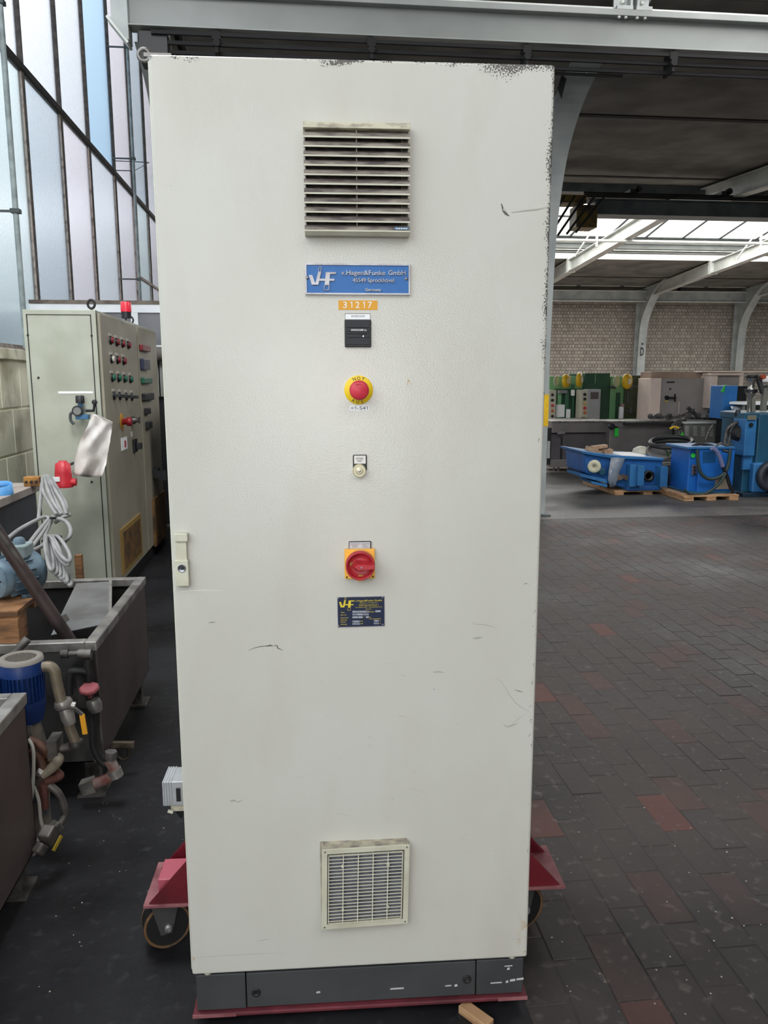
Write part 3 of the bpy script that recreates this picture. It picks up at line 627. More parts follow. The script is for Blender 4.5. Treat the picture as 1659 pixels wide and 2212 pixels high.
# ---- upper louvred outlet grille
g = bpy.data.objects.new('louvred_vent', None); COL.objects.link(g); g.parent = cab
GO = .030
a = D(656, 380, GO); b_ = D(886, 385, GO); gx0, gx1 = a.x, b_.x; xm = D(771, 380, GO).x
edges_c = [185, 295, 403, 510, 618, 725, 830, 938, 1045, 1150, 1255, 1360]
ez = [D(771, 240+((y+ y+20)/2)/5.267, GO).z for y in edges_c]
zt = D(771, 263.5, GO).z; zb = D(771, 509, .024).z
B().bb(gx0, gx1, -GO, -.001, ez[0], zt).obj('grille_head', M('head_strip', C(206, 200, 178), .6, rgb2=C(140, 130, 118), scale=30, lo=.48, hi=.72, stretch=(1, 1, 3)), g, bevel=.001)
B().bb(gx0+.004, gx1-.004, -.003, 0, zb, zt).obj('filter_mat', mFILT, g)
for i in range(1, len(ez)):
    z = ez[i]; zu = ez[i-1]; pit = zu-z
    for_y = [(-GO, z), (-GO, z+.0022), (-GO+.0012, z+.0028), (-.0185, z+pit*.75), (-.0165, z+pit*.75), (-GO+.003, z)]
    s_ = B().prism([(gx0, y, zz) for y, zz in for_y], (gx1-gx0, 0, 0)); s_.obj('slat', mSLAT, g)
    B().bb(gx0, gx1, -GO-.0006, -GO+.0016, z-.0002, z+.0028).obj('slat_lip', mCRM, g)
B().bb(xm-.0012, xm+.0012, -.019, -.002, ez[-1], ez[0]).obj('centre_rib', mCRMd, g)
sd = B()
for x0, x1 in ((gx0+.0015, gx0+.0035), (gx1-.0035, gx1-.0015)): sd.bb(x0, x1, -.014, 0, zb+.004, zt-.002)
for i in range(1, len(ez)):
    for k in range(3): sd.bb(gx1-.007-.004*k, gx1-.0062-.004*k, -.016, -.003, ez[i]+.002, ez[i-1])
sd.obj('grille_side', mCRMd, g, kind='stuff')
B().prism([(gx0+.0, -GO, ez[-1]), (gx0+.0, -.022, zb), (gx0+.0, 0, zb), (gx0+.0, 0, ez[-1])], (gx1-gx0, 0, 0)).obj('grille_sill', mCRM, g, bevel=.001)
st = B(); p = rect(st, 852, 491, 883, 496, GO, GO+.0012, 0); 
for k in range(5): q = D(856+k*5, 494, GO+.0015); st.bb(q.x, q.x+.003, -GO-.0015, -GO-.0011, q.z-.001, q.z+.001, 1)
st.obj('maker_sticker', [M('sticker_blue', C(80, 120, 158), .5), mWHITE], g)
# ---- nameplate
def px_poly(bd, pts, o0, o1, mi=0):
    P = [D(x, y, o1) for x, y in pts]; bd.prism([(v.x, -o1, v.z) for v in P], (0, o1-o0, 0), mi)
def frame_poly(bd, q, w, o0, o1, mi=0):
    """outlined quadrilateral in picture points"""
    for i in range(4):
        a, c_ = Vector(q[i]), Vector(q[(i+1) % 4]); d = (c_-a).normalized(); nn = Vector((-d.y, d.x))*w/2
        a2, c2 = a-d*w/2, c_+d*w/2
        px_poly(bd, [tuple(a2-nn), tuple(c2-nn), tuple(c2+nn), tuple(a2+nn)], o0, o1, mi)
def emblem(bd, f, o0, o1, lw, mi=0, mo=0):
    px_poly(bd, [f(*p) for p in ((165, 270), (212, 270), (256, 395), (205, 400))], o0, o1, mi)
    px_poly(bd, [f(*p) for p in ((238, 398), (292, 398), (330, 230), (290, 230), (262, 350))], o0, o1+.0003, mi)
    frame_poly(bd, [f(*p) for p in ((293, 228), (303, 163), (331, 163), (323, 228))], lw, o0, o1, mo)
    px_poly(bd, [f(*p) for p in ((308, 319), (385, 319), (382, 347), (302, 347))], o0, o1-.0003, mi)
    px_poly(bd, [f(*p) for p in ((392, 232), (450, 232), (436, 398), (377, 398))], o0, o1, mi)
    px_poly(bd, [f(*p) for p in ((448, 232), (528, 232), (523, 256), (446, 256))], o0, o1, mi)
    px_poly(bd, [f(*p) for p in ((440, 320), (508, 320), (503, 347), (437, 347))], o0, o1, mi)
    frame_poly(bd, [f(*p) for p in ((377, 402), (437, 402), (430, 468), (367, 468))], lw, o0, o1, mo)
npx = lambda x, y: (640+x/6.144, 550+y/6.144)
n_ = bpy.data.objects.new('nameplate', None); COL.objects.link(n_); n_.parent = cab; n_['label'] = 'blue cast company nameplate with raised metal lettering'
mALU = M('bare_aluminium', C(172, 172, 178), .4, .5, rgb2=C(150, 146, 150), scale=40)
# blue field with fine diagonal stripes in relief
mb = M('nameplate_blue', C(2, 74, 152), .5)
x0, x1, z0, z1 = (lambda a, b_, c_, d: (a.x, b_.x, d.z, c_.z))(D(659, 603, .006), D(886, 603, .006), D(772, 569.5, .006), D(772, 636.5, .006))
B().bb(x0, x1, -.0045, 0, z0, z1).obj('plate', mb, n_)
fr_ = B(); w = .0032
for q in ((x0, x1, z1-w, z1), (x0, x1, z0, z0+w), (x0, x0+w, z0+w, z1-w), (x1-w, x1, z0+w, z1-w)): fr_.bb(q[0], q[1], -.007, -.0, q[2], q[3])
fr_.obj('plate_rim', mALU, n_)
ri = B(); hgt = z1-z0-2*w; k = 0; xx = x0+w-hgt
while xx < x1-w:
    a0 = max(xx, x0+w); a1 = min(xx+hgt, x1-w)
    if a1 > a0: ri.bar((a0, -.0047, z1-w-(a0-xx)), (a1, -.0047, z1-w-(a1-xx)), .0004, .0009, (1, 0, 1))
    xx += .0032
ri.obj('plate_ribbing', M('nameplate_light_blue', C(60, 138, 204), .45), n_)
em = B(); emblem(em, npx, .004, .0078, .9); em.obj('emblem', mALU, n_)
def dtext(bd, s, xa, xb, yb, hpx, off, bold=0, d=None, mi=0, slope=.0):
    a = D(xa, yb, off); c_ = D(xb, yb, off); e2 = D(xa, yb-hpx, off); put_text(bd, s, (a.x, -off, a.z), (1, 0, 0), (0, 0, 1), width=c_.x-a.x, height=e2.z-a.z, bold=bold, depth=(0, d, 0) if d else None, mi=mi)
tx = B()
dtext(tx, 'v.Hagen&Funke', 737, 832, 593.5, 10, .0078, .004, .003); dtext(tx, 'GmbH', 839, 876, 593.8, 10, .0078, .004, .003)
dtext(tx, '45549 Sprockhövel', 762, 851, 609, 8.5, .0078, .004, .003); dtext(tx, 'Germany', 789, 823, 628.5, 6, .0078, .01, .003)
tx.obj('raised_lettering', mALU, n_)
for px, py in ((663.5, 600), (877.5, 602)): p = D(px, py, .007); B().lathe([(.0035, 0), (.0032, .0025), (.001, .0035)], (p.x, -.0045, p.z), (0, -1, 0), 10).obj('rivet', mALU, n_)
# ---- orange number sticker
s_ = B(); rect(s_, 731, 649, 815.5, 669.5, 0, .0008); so = s_.obj('number_sticker', M('sticker_orange', C(224, 160, 44), .55), cab)
tx = B()
def one(bd, x, yb, hpx, off, w=.9, mi=0):
    'the figure 1 with its flag; x is the right edge of the stem in picture points'
    for q in (((x-1.7*w, yb), (x, yb), (x, yb-hpx), (x-1.7*w, yb-hpx)), ((x-1.7*w, yb-hpx), (x-.6*w, yb-hpx), (x-.6*w, yb-hpx+1.6*w), (x-4.6*w, yb-hpx*.72), (x-4.6*w, yb-hpx*.72-1.7*w))):
        P = [D(a, b_, off) for a, b_ in q]; bd.prism([(v.x, -off, v.z) for v in P], (0, .0002, 0), mi)
for ch_, xa, xb in (('3', 741, 749.5), ('2', 768, 776.5), ('7', 794.5, 803.5)): dtext(tx, ch_, xa, xb, 665, 13.5, .0011, .0, None)
for x_ in (761, 788): one(tx, x_, 665, 13.5, .0013)
tx.obj('number_lettering', mWHITE, so)
# ---- hour counter
hc = bpy.data.objects.new('hour_counter', None); COL.objects.link(hc); hc.parent = cab
B2 = B(); rect(B2, 746, 678, 799.5, 690, 0, .0012); o = B2.obj('label_strip', mWHITE, hc); 
B2 = B(); rect(B2, 745.3, 677, 800.3, 691, 0, .0006); B2.obj('label_border', mDARK, hc)
tx = B(); dtext(tx, 'BETRIEBSSTUNDEN', 759, 788, 684.8, 3.8, .0014, 0, None); tx.obj('label_lettering', mDARK, hc)
B2 = B(); rect(B2, 744.5, 690, 802, 750, 0, .006); B2.obj('counter_bezel', mBLACK, hc, bevel=.0018)
mCT = M('counter_face', C(26, 28, 35), .55)
B2 = B()
for ya, yb in ((692.5, 707.5), (708.6, 716.3), (717.2, 721.2), (722.1, 729), (730, 744.5)): rect(B2, 747.5, ya, 798, yb, 0, .010)
B2.obj('counter_face', mCT, hc, bevel=.0005)
B2 = B(); rect(B2, 757, 709.3, 786, 715.7, 0, .0102); rect(B2, 780, 723, 788, 728.7, 0, .0102); B2.obj('counter_window', M('counter_window_black', C(10, 10, 12), .7), hc)
tx = B(); dtext(tx, '0000288', 758, 785, 715, 4.6, .0106); dtext(tx, 'h', 787.5, 791.5, 715.3, 4.6, .0106); dtext(tx, '4', 782, 786.5, 728.4, 4.6, .0106, .02); tx.obj('counter_digits', mWHITE, hc)
# ---- emergency stop
es = bpy.data.objects.new('emergency_stop', None); COL.objects.link(es); es.parent = cab
c0 = D(774.8, 842.5, .003); R_ = (D(806, 842, .003).x-D(744, 842, .003).x)/2
B().lathe([(R_, 0), (R_, .0025), (R_-.001, .0032), (0, .0032)], (c0.x, 0, c0.z), (0, -1, 0), 48).obj('yellow_disc', M('estop_yellow', C(240, 204, 26), .45), es)
cb_ = D(777.7, 841, .040)
B().lathe([(.013, 0), (.013, .012), (.011, .014), (.011, .022)], (c0.x, -.003, c0.z), (0, -1, 0), 32).obj('button_collar', mRED, es)
B().lathe([(.011, .0), (.0196, .001), (.0200, .004), (.0200, .011), (.0192, .0145), (.0165, .0165), (0, .0178)], (c0.x, -.022, c0.z), (0, -1, 0), 48).obj('mushroom_button', M('estop_red', C(206, 52, 70), .45, rgb2=C(190, 40, 58), scale=60), es)
aw = B()
for t0 in (60,): 
    pts = [(c0.x+.0135*math.cos(math.radians(t)), -.0398, c0.z+.0135*math.sin(math.radians(t))) for t in range(60, 130, 8)]; aw.tube(pts, .0006, 5)
aw.obj('turn_arrow', M('estop_pink', C(226, 100, 112), .5), es)
tx = B()
for s, cen, up_ in (('NOT', 90, 1), ('AUS', -96, -1)):
    for i, ch in enumerate(s):
        an = math.radians(cen-(i-1)*22*up_); rr = R_*.815
        rad = Vector((math.cos(an), 0, math.sin(an))); zd = rad*up_; xd = Vector((zd.z, 0, -zd.x)); hh_ = .0066
        put_text(tx, ch, Vector((c0.x, -.0036, c0.z))+rad*rr-zd*hh_/2, xd, zd, height=hh_, bold=.012, align='C')
tx.obj('ring_lettering', mBLACK, es)
B2 = B(); rect(B2, 755.5, 875.5, 797, 887.5, 0, .0006); o = B2.obj('designation_label', mWHITE, es)
tx = B(); dtext(tx, '=', 758.5, 763.5, 885.3, 7.6, .0009); one(tx, 769.2, 885.3, 7.6, .0010, .6); dtext(tx, '-', 771.5, 774.8, 885.3, 7.6, .0009); dtext(tx, 'S4', 777, 789.4, 885.3, 7.6, .0009); one(tx, 794, 885.3, 7.6, .0010, .6); tx.obj('designation_lettering', mBLACK, es)
# ---- indicator lamp
il = bpy.data.objects.new('indicator_lamp', None); COL.objects.link(il); il.parent = cab
B2 = B(); rect(B2, 762.5, 982.5, 792.5, 1016, 0, .004); B2.obj('label_holder', mBLACK, il, bevel=.0015)
B2 = B(); rect(B2, 764.8, 984.3, 790, 1001.5, .004, .0046); B2.obj('lamp_label', M('label_cream', C(226, 222, 218), .6), il)
tx = B(); dtext(tx, 'BETRIEBS-', 769.8, 785.5, 992.3, 3.6, .0049); dtext(tx, 'BEREIT', 772.3, 782.3, 997.6, 3.6, .0049); tx.obj('lamp_lettering', mDARK, il)
c1 = D(776.6, 1018.6, .014); R1 = (D(791.3, 1018, .014).x-D(762.2, 1018, .014).x)/2
B().lathe([(R1, 0), (R1, .009), (R1*.97, .012), (R1*.88, .0135)], (c1.x, -.0, c1.z+.001), (0, -1, 0), 40).obj('lamp_bezel', M('cream_bezel', C(196, 188, 156), .4, .2), il)
B().lathe([(R1*.88, .0132), (R1*.7, .0120), (R1*.5, .0145), (R1*.3, .0132), (R1*.12, .015), (0, .0155)], (c1.x, -.0, c1.z+.001), (0, -1, 0), 40).obj('lamp_lens', M('frosted_lens', C(206, 200, 178), .22, .35, spec=.8), il)
# ---- main switch
ms = bpy.data.objects.new('main_switch', None); COL.objects.link(ms); ms.parent = cab; ms['label'] = 'red rotary main switch on a yellow plate'
B2 = B(); rect(B2, 753.5, 1169.5, 802, 1187, 0, .0035); B2.obj('switch_label_frame', mBLACK, ms, bevel=.001)
B2 = B(); rect(B2, 755, 1171.3, 799.5, 1185, .0035, .004); B2.obj('switch_label', M('label_grey', C(196, 194, 202), .6), ms)
tx = B(); dtext(tx, 'HAUPTSCHALTER', 757, 776.5, 1176.3, 2.2, .0043, .0); dtext(tx, 'MAIN SWITCH', 780.5, 797, 1176.3, 2.2, .0043, .0)
dtext(tx, 'ÖFFNEN IN', 761, 772.5, 1180, 2, .0043, .004); dtext(tx, 'OPEN IN', 784, 793, 1180, 2, .0043, .004); dtext(tx, '0-STELLUNG', 760.5, 773.5, 1183.3, 2, .0043, .004); dtext(tx, 'OFF POSITION', 781.5, 796.5, 1183.3, 2, .0043, .004); tx.obj('switch_lettering', mBLACK, ms)
mOR = M('switch_yellow', C(240, 176, 66), .5)
B2 = B(); sw = rect(B2, 744.5, 1186.5, 810, 1250.5, 0, .009); B2.obj('yellow_plate', mOR, ms, bevel=.0015)
xc, zc_ = (sw[0]+sw[1])/2, (sw[2]+sw[3])/2+.0015; RS = (sw[1]-sw[0])/2
B().lathe([(RS*.97, 0), (RS*.97, .010), (RS*.93, .013)], (xc+.0, -.008, zc_), (0, -1, 0), 48).bb(xc-.006, xc+.006, -.02, -.008, zc_-RS-.004, zc_-RS+.006).obj('yellow_collar', mOR, ms)
mRS = M('switch_red', C(186, 44, 54), .42, rgb2=C(160, 36, 46), scale=30); mRSd = M('switch_red_dusty', C(156, 44, 54), .6, rgb2=C(120, 40, 48), scale=26)
RR = RS*.955
B().lathe([(RR, 0), (RR, .014), (RR-.001, .016), (RR-.0035, .016), (RR-.0045, .014), (RR-.0048, .003), (RR*.45, .0045), (0, .0045)], (xc, -.021, zc_), (0, -1, 0), 56).obj('switch_dial', mRS, ms)
hd = B(); 
hp = [(-.012, .0), (-.005, .0062), (.0, .0058), (RR-.001, .0040), (RR-.001, -.0040), (.0, -.0058), (-.005, -.0062)]
hb = [(-.020, .0), (-.009, .012), (.004, .011), (RR*.8, .0085), (RR*.8, -.0085), (.004, -.011), (-.009, -.012)]
nP = len(hp)
vs = [(xc+x, -.026, zc_+z) for x, z in hb]+[(xc+x, -.050, zc_+z) for x, z in hp]
hd.add(vs, [tuple(range(nP)), tuple(range(2*nP-1, nP-1, -1))]+[(i, i+nP, (i+1) % nP+nP, (i+1) % nP) for i in range(nP)])
hd.obj('switch_handle', mRS, ms, bevel=.0008)
B().lathe([(.0022, 0), (.0018, .001), (0, .001)], (xc+.002, -.050, zc_), (0, -1, 0), 12).obj('handle_screw', mALU, ms)
fk = B(); fk.bb(xc-.0215, xc-.0155, -.0262, -.025, zc_-.001, zc_+.006); fk.bb(xc-.004, xc+.006, -.0262, -.025, zc_-.0245, zc_-.0215); fk.obj('position_mark', M('mark_olive', C(176, 142, 60), .6), ms)
tx = B(); put_text(tx, '0', (xc-.0198, -.0265, zc_+.0005), (1, 0, 0), (0, 0, 1), height=.0045, bold=.02); tx.obj('position_lettering', mBLACK, ms)
for dx in (-1, 1): B().lathe([(.0022, 0), (.0018, .001), (0, .001)], (xc+dx*(RS-.0045), -.009, sw[2]+.0045), (0, -1, 0), 10).obj('plate_screw', M('screw_brown', C(90, 70, 40), .5, .5), ms)
# ---- rating plate (slightly tilted)
rp = bpy.data.objects.new('rating_plate', None); COL.objects.link(rp); rp.parent = cab; rp['label'] = 'dark blue rating plate with yellow print'
A, Bq, Cq, Dq = (728, 1289.5), (831, 1287.5), (831.5, 1353), (729.5, 1356)
b2 = B(); px_poly(b2, [A, Bq, Cq, Dq], 0, .0010); b2.obj('plate_edge', mALU, rp)
b2 = B(); px_poly(b2, [(729, 1290.7), (830, 1288.7), (830.5, 1351.8), (730.5, 1354.6)], .0008, .0013); b2.obj('plate_face', M('rating_navy', C(8, 26, 60), .55), rp)
rq = lambda x, y: (700+x/9.617, 1150+y/9.617)
mRY = M('rating_yellow', C(216, 196, 50), .5)
em = B(); emblem(em, lambda x, y: rq(310+(x-165)*.885, 1415+(y-232)*.86), .0012, .0017, .45); em.obj('emblem', mRY, rp)
tx = B()
def rt(s, xa, xb, yb, h, mi=0, bold=.0):
    a = rq(xa, yb); c_ = rq(xb, yb); dtext(tx, s, a[0], c_[0], a[1], h/9.617, .0017, bold, mi=mi)
rt('v.Hagen&Funke GmbH', 650, 1200, 1440, 36, bold=.004); rt('Maschinen- und Anlagenbau', 740, 1112, 1476, 18); rt('4322 Sprockhövel 1', 720, 1132, 1526, 28)
rt('Tel. (02324) 76467  Telex 8229955 hafu d', 650, 1208, 1568, 20); rt('Germany', 862, 985, 1602, 20)
for s, xb, y in (('Type', 425, 1674), ('Kom. Nr.:', 470, 1728), ('Spannung', 500, 1786), ('Leistung', 472, 1830), ('Motore', 455, 1872), ('Heizung', 472, 1922)): rt(s, 345, xb, y, 24)
rt('Baujahr', 935, 1050, 1660, 24); rt('V', 820, 842, 1768, 20); rt('Hz', 940, 975, 1770, 20); rt('Stromaufnahme', 942, 1180, 1806, 22); rt('kW', 760, 810, 1858, 22); rt('kW', 760, 810, 1908, 22); rt('A', 1158, 1180, 1846, 20); rt('A', 1158, 1180, 1900, 20)
tx.obj('print', mRY, rp)
fb = B()
for (xa, ya, xb, yb) in ((588, 1628, 930, 1670), (588, 1684, 930, 1726), (588, 1744, 805, 1784), (868, 1742, 932, 1780), (1065, 1618, 1178, 1660), (588, 1832, 748, 1870), (588, 1882, 748, 1922), (1032, 1818, 1140, 1856), (1032, 1870, 1140, 1910)):
    px_poly(fb, [rq(xa, ya), rq(xb, ya-2), rq(xb, yb-2), rq(xa, yb)], .0012, .0016)
fb.obj('blank_field', M('rating_field', C(124, 128, 140), .5), rp)
tx = B()
def rt2(s, xa, xb, yb, h): a = rq(xa, yb); c_ = rq(xb, yb); dtext(tx, s, a[0], c_[0], a[1], h/9.617, .0019, .008)
rt2('4711 A 121 FG', 596, 868, 1668, 34); rt2('7616', 695, 790, 1722, 34); rt2('3/PE 400', 594, 798, 1782, 32); rt2('50', 874, 926, 1778, 32); rt2('1994', 1075, 1170, 1656, 32); rt2('5,5', 625, 710, 1868, 32); rt2('16', 1062, 1108, 1852, 30)
tx.obj('stamped_lettering', M('stamp_white', C(206, 208, 214), .5), rp)
for x, y in ((297, 1368), (1216, 1350), (305, 1942), (1221, 1914)): px, py = rq(x, y); p = D(px, py, .0015); B().lathe([(.0016, 0), (.0014, .0012), (0, .0016)], (p.x, -.0012, p.z), (0, -1, 0), 10).obj('rivet', mALU, rp)
# ---- door handle with lock
dh = bpy.data.objects.new('door_handle', None); COL.objects.link(dh); dh.parent = cab; dh['label'] = 'cream swing lever door handle with lock'
B2 = B(); rect(B2, 376.5, 1153, 405, 1171, 0, .016); B2.obj('handle_head', mCRM, dh, bevel=.002)
B2 = B(); rect(B2, 379.5, 1170, 403.5, 1213, 0, .011); B2.obj('handle_lever', mCRM, dh, bevel=.0015)
B2 = B(); rect(B2, 378.5, 1210.5, 407.5, 1267, 0, .015); B2.obj('lock_housing', mCRM, dh, bevel=.002)
p = D(392.5, 1227.5, .015); B().lathe([(.0088, 0), (.0088, .0016), (.0074, .0018), (.0068, .0004), (0, .0004)], (p.x, -.015, p.z), (0, -1, 0), 28).obj('lock_cylinder', M('lock_chrome', C(150, 154, 162), .3, .8), dh, label='chrome key cylinder')
b2 = B(); b2.bb(p.x-.0052, p.x+.002, -.0158, -.0150, p.z-.0014, p.z+.0014); b2.lathe([(.0034, 0), (.0034, .0014)], (p.x+.001, -.0152, p.z), (0, -1, 0), 14); b2.obj('key_slot', mBLACK, dh)
# ---- lower inlet grille, hanging crooked, left edge standing off
ig = bpy.data.objects.new('inlet_vent', None); COL.objects.link(ig); ig.parent = cab; ig['label'] = 'crooked cream air inlet grille near the foot of the door'
TL = D(691, 1841, .036); TR = D(881.5, 1820.5, .022); BR_ = D(885, 1999, .020); BL_ = D(699, 2004.5, .030)
xv = ((TR-TL)+(BR_-BL_))/2; zv = ((TL-BL_)+(TR-BR_))/2; gw = xv.length; gh = zv.length; xv.normalize(); yv = zv.cross(xv).normalized(); zv = xv.cross(yv); 
ctr = (TL+TR+BR_+BL_)/4
ig.matrix_local = Matrix(((xv.x, yv.x, zv.x, ctr.x), (xv.y, yv.y, zv.y, ctr.y), (xv.z, yv.z, zv.z, ctr.z), (0, 0, 0, 1)))
hw_, hh_ = gw/2, gh/2; fw = .0125
# yv points into the cabinet (+y)
fo = B(); fb_ = .0125
for q in ((-hw_, hw_, hh_-fb_, hh_), (-hw_, hw_, -hh_, -hh_+fb_), (-hw_, -hw_+fb_, -hh_+fb_, hh_-fb_), (hw_-fb_, hw_, -hh_+fb_, hh_-fb_)): fo.bb(q[0], q[1], 0, .003, q[2], q[3])
fo.obj('grille_frame', mCRM, ig, bevel=.0008)
fi = B()
i0, i1, j0, j1 = -hw_+.0145, hw_-.0155, -hh_+.0135, hh_-.0155
for q in ((i0, i1, j1-.002, j1), (i0, i1, j0, j0+.002), (i0, i0+.002, j0, j1), (i1-.002, i1, j0, j1)): fi.bb(q[0], q[1], -.002, .002, q[2], q[3])
fi.obj('inner_rim', mCRM, ig)
NS = 20; mSLT2 = M('pale_slat', C(224, 221, 206), .5)
for k in range(NS):
    z = j0+(j1-j0)*(k+.5)/NS+.002
    B().prism([(i0, -.001, z), (i0, -.001, z+.0016), (i0, .009, z-.0036), (i0, .009, z-.0052)], (i1-i0, 0, 0)).obj('slat', mSLT2, ig)
vb = B()
for k in range(1, 5): x = i0+(i1-i0)*k/5; vb.bb(x-.0008, x+.0008, -.0012, .008, j0, j1)
vb.obj('cross_bar', mSLT2, ig)
sc2 = B()
for u, v in ((.19, .84), (.80, .82), (.20, .20), (.81, .20)): x = i0+(i1-i0)*u; z = j0+(j1-j0)*v; sc2.lathe([(.0036, 0), (.0036, .002), (.002, .002), (.0018, 0), (0, 0)], (x, .0, z), (0, -1, 0), 14)
sc2.obj('screw_boss', mCRM, ig, kind='stuff')
sc2 = B()
for sx1 in (-1, 1):
    for sz in (-1, 1): sc2.lathe([(.0017, 0), (.0015, .0012), (0, .0012)], (sx1*(hw_-.007), 0, sz*(hh_-.006)), (0, -1, 0), 10)
sc2.obj('corner_screw', M('screw_dark', C(60, 56, 44), .5, .4), ig)
B().bb(i0, i1, .011, .013, j0, j1).obj('filter_mat', M('blue_grey_filter', C(138, 140, 154), .9, rgb2=C(112, 114, 128), scale=30, bump=.001, bscale=200), ig)
mDT = M('dusty_housing_top', C(196, 188, 166), .8, rgb2=C(122, 114, 108), scale=22, lo=.36, hi=.62)
b2 = B(); t_ = .004
b2.bb(-hw_+.003, hw_-.003, .003, .040, hh_-.006, hh_-.001); o = b2.obj('housing_top', mDT, ig)
b2 = B(); b2.bb(-hw_+.003, hw_-.003, .003, .034, -hh_+.002, -hh_+.006); b2.bb(hw_-.007, hw_-.002, .003, .03, -hh_+.002, hh_-.002); b2.bb(-hw_+.002, -hw_+.006, .003, .03, -hh_+.002, hh_-.002); b2.obj('housing_side', mCRM, ig)
b2 = B(); x0, x1, z0, z1 = (lambda a, c_, d, e_: (a.x, c_.x, e_.z, d.z))(D(688, 1900, .003), D(880, 1900, .003), D(780, 1816, .003), D(780, 2000, .003))
b2.bb(x0+.005, x1-.002, -.003, 0, z0, z1); b2.obj('mounting_frame', mDT, cab); p, q = D(694.5, 1935, .004), D(698, 1999, .004)
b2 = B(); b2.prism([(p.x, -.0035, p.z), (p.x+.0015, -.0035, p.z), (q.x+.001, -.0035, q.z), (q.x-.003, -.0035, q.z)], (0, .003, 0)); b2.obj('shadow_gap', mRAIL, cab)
# ---- connector hood on the left side
ch = bpy.data.objects.new('side_connector', None); COL.objects.link(ch); ch.parent = cab; ch['label'] = 'grey cast aluminium heavy duty connector with black latch'
yc = .10
def DS(px, py, yl):
    d = MI.to_3x3() @ ray(px, py); t = (yl-lc.y)/d.y; return lc+d*t
pa = DS(352, 1690, yc); pb = DS(352, 1742, yc)
zt_, zb_ = pa.z, pb.z; xo = pa.x
mCI = M('cast_aluminium', C(176, 178, 182), .45, .3, rgb2=C(156, 158, 162), scale=10)
B().bb(xo, -.396, yc, yc+.075, zb_, zt_).obj('hood', mCI, ch, bevel=.002)
b2 = B()
for k in range(4): b2.bb(xo-.002+.006*k, xo+.0015+.006*k, yc-.002, yc+.077, zb_+.002, zt_+.001)
b2.obj('cooling_rib', mCI, ch, bevel=.0008)
B().bb(xo+.030, xo+.040, yc-.004, yc, (zt_+zb_)/2-.018, (zt_+zb_)/2+.016).obj('latch', mBLACK, ch, bevel=.001)
B().bb(xo+.012, -.397, yc+.012, yc+.06, zb_-.022, zb_).obj('gland_base', mCRMd, ch, bevel=.003)
b2 = B(); b2.lathe([(.014, 0), (.014, .01), (.009, .022), (.005, .028)], (xo+.034, yc+.03, zb_-.018), (0, 0, -1), 12); b2.obj('cable_gland', mBLACK, ch)
b2 = B(); b2.bar((xo+.008, yc-.0, zb_-.012), (xo+.02, yc, zb_-.016), .005, .006); b2.bar((-.405, yc, zb_-.02), (-.4, yc, zb_-.035), .005, .008); b2.obj('gland_clamp', mCRM, ch)
# ---- lifting eye at top left
p = DS(311, 119, .2); B().tube([(p.x+.012*math.cos(t), .2, p.z+.012*math.sin(t)) for t in [2*math.pi*k/16 for k in range(16)]], .0045, 8, closed=True).bb(p.x, -.39, .196, .204, p.z-.004, p.z+.004).obj('lifting_eye', mINOX, cab)
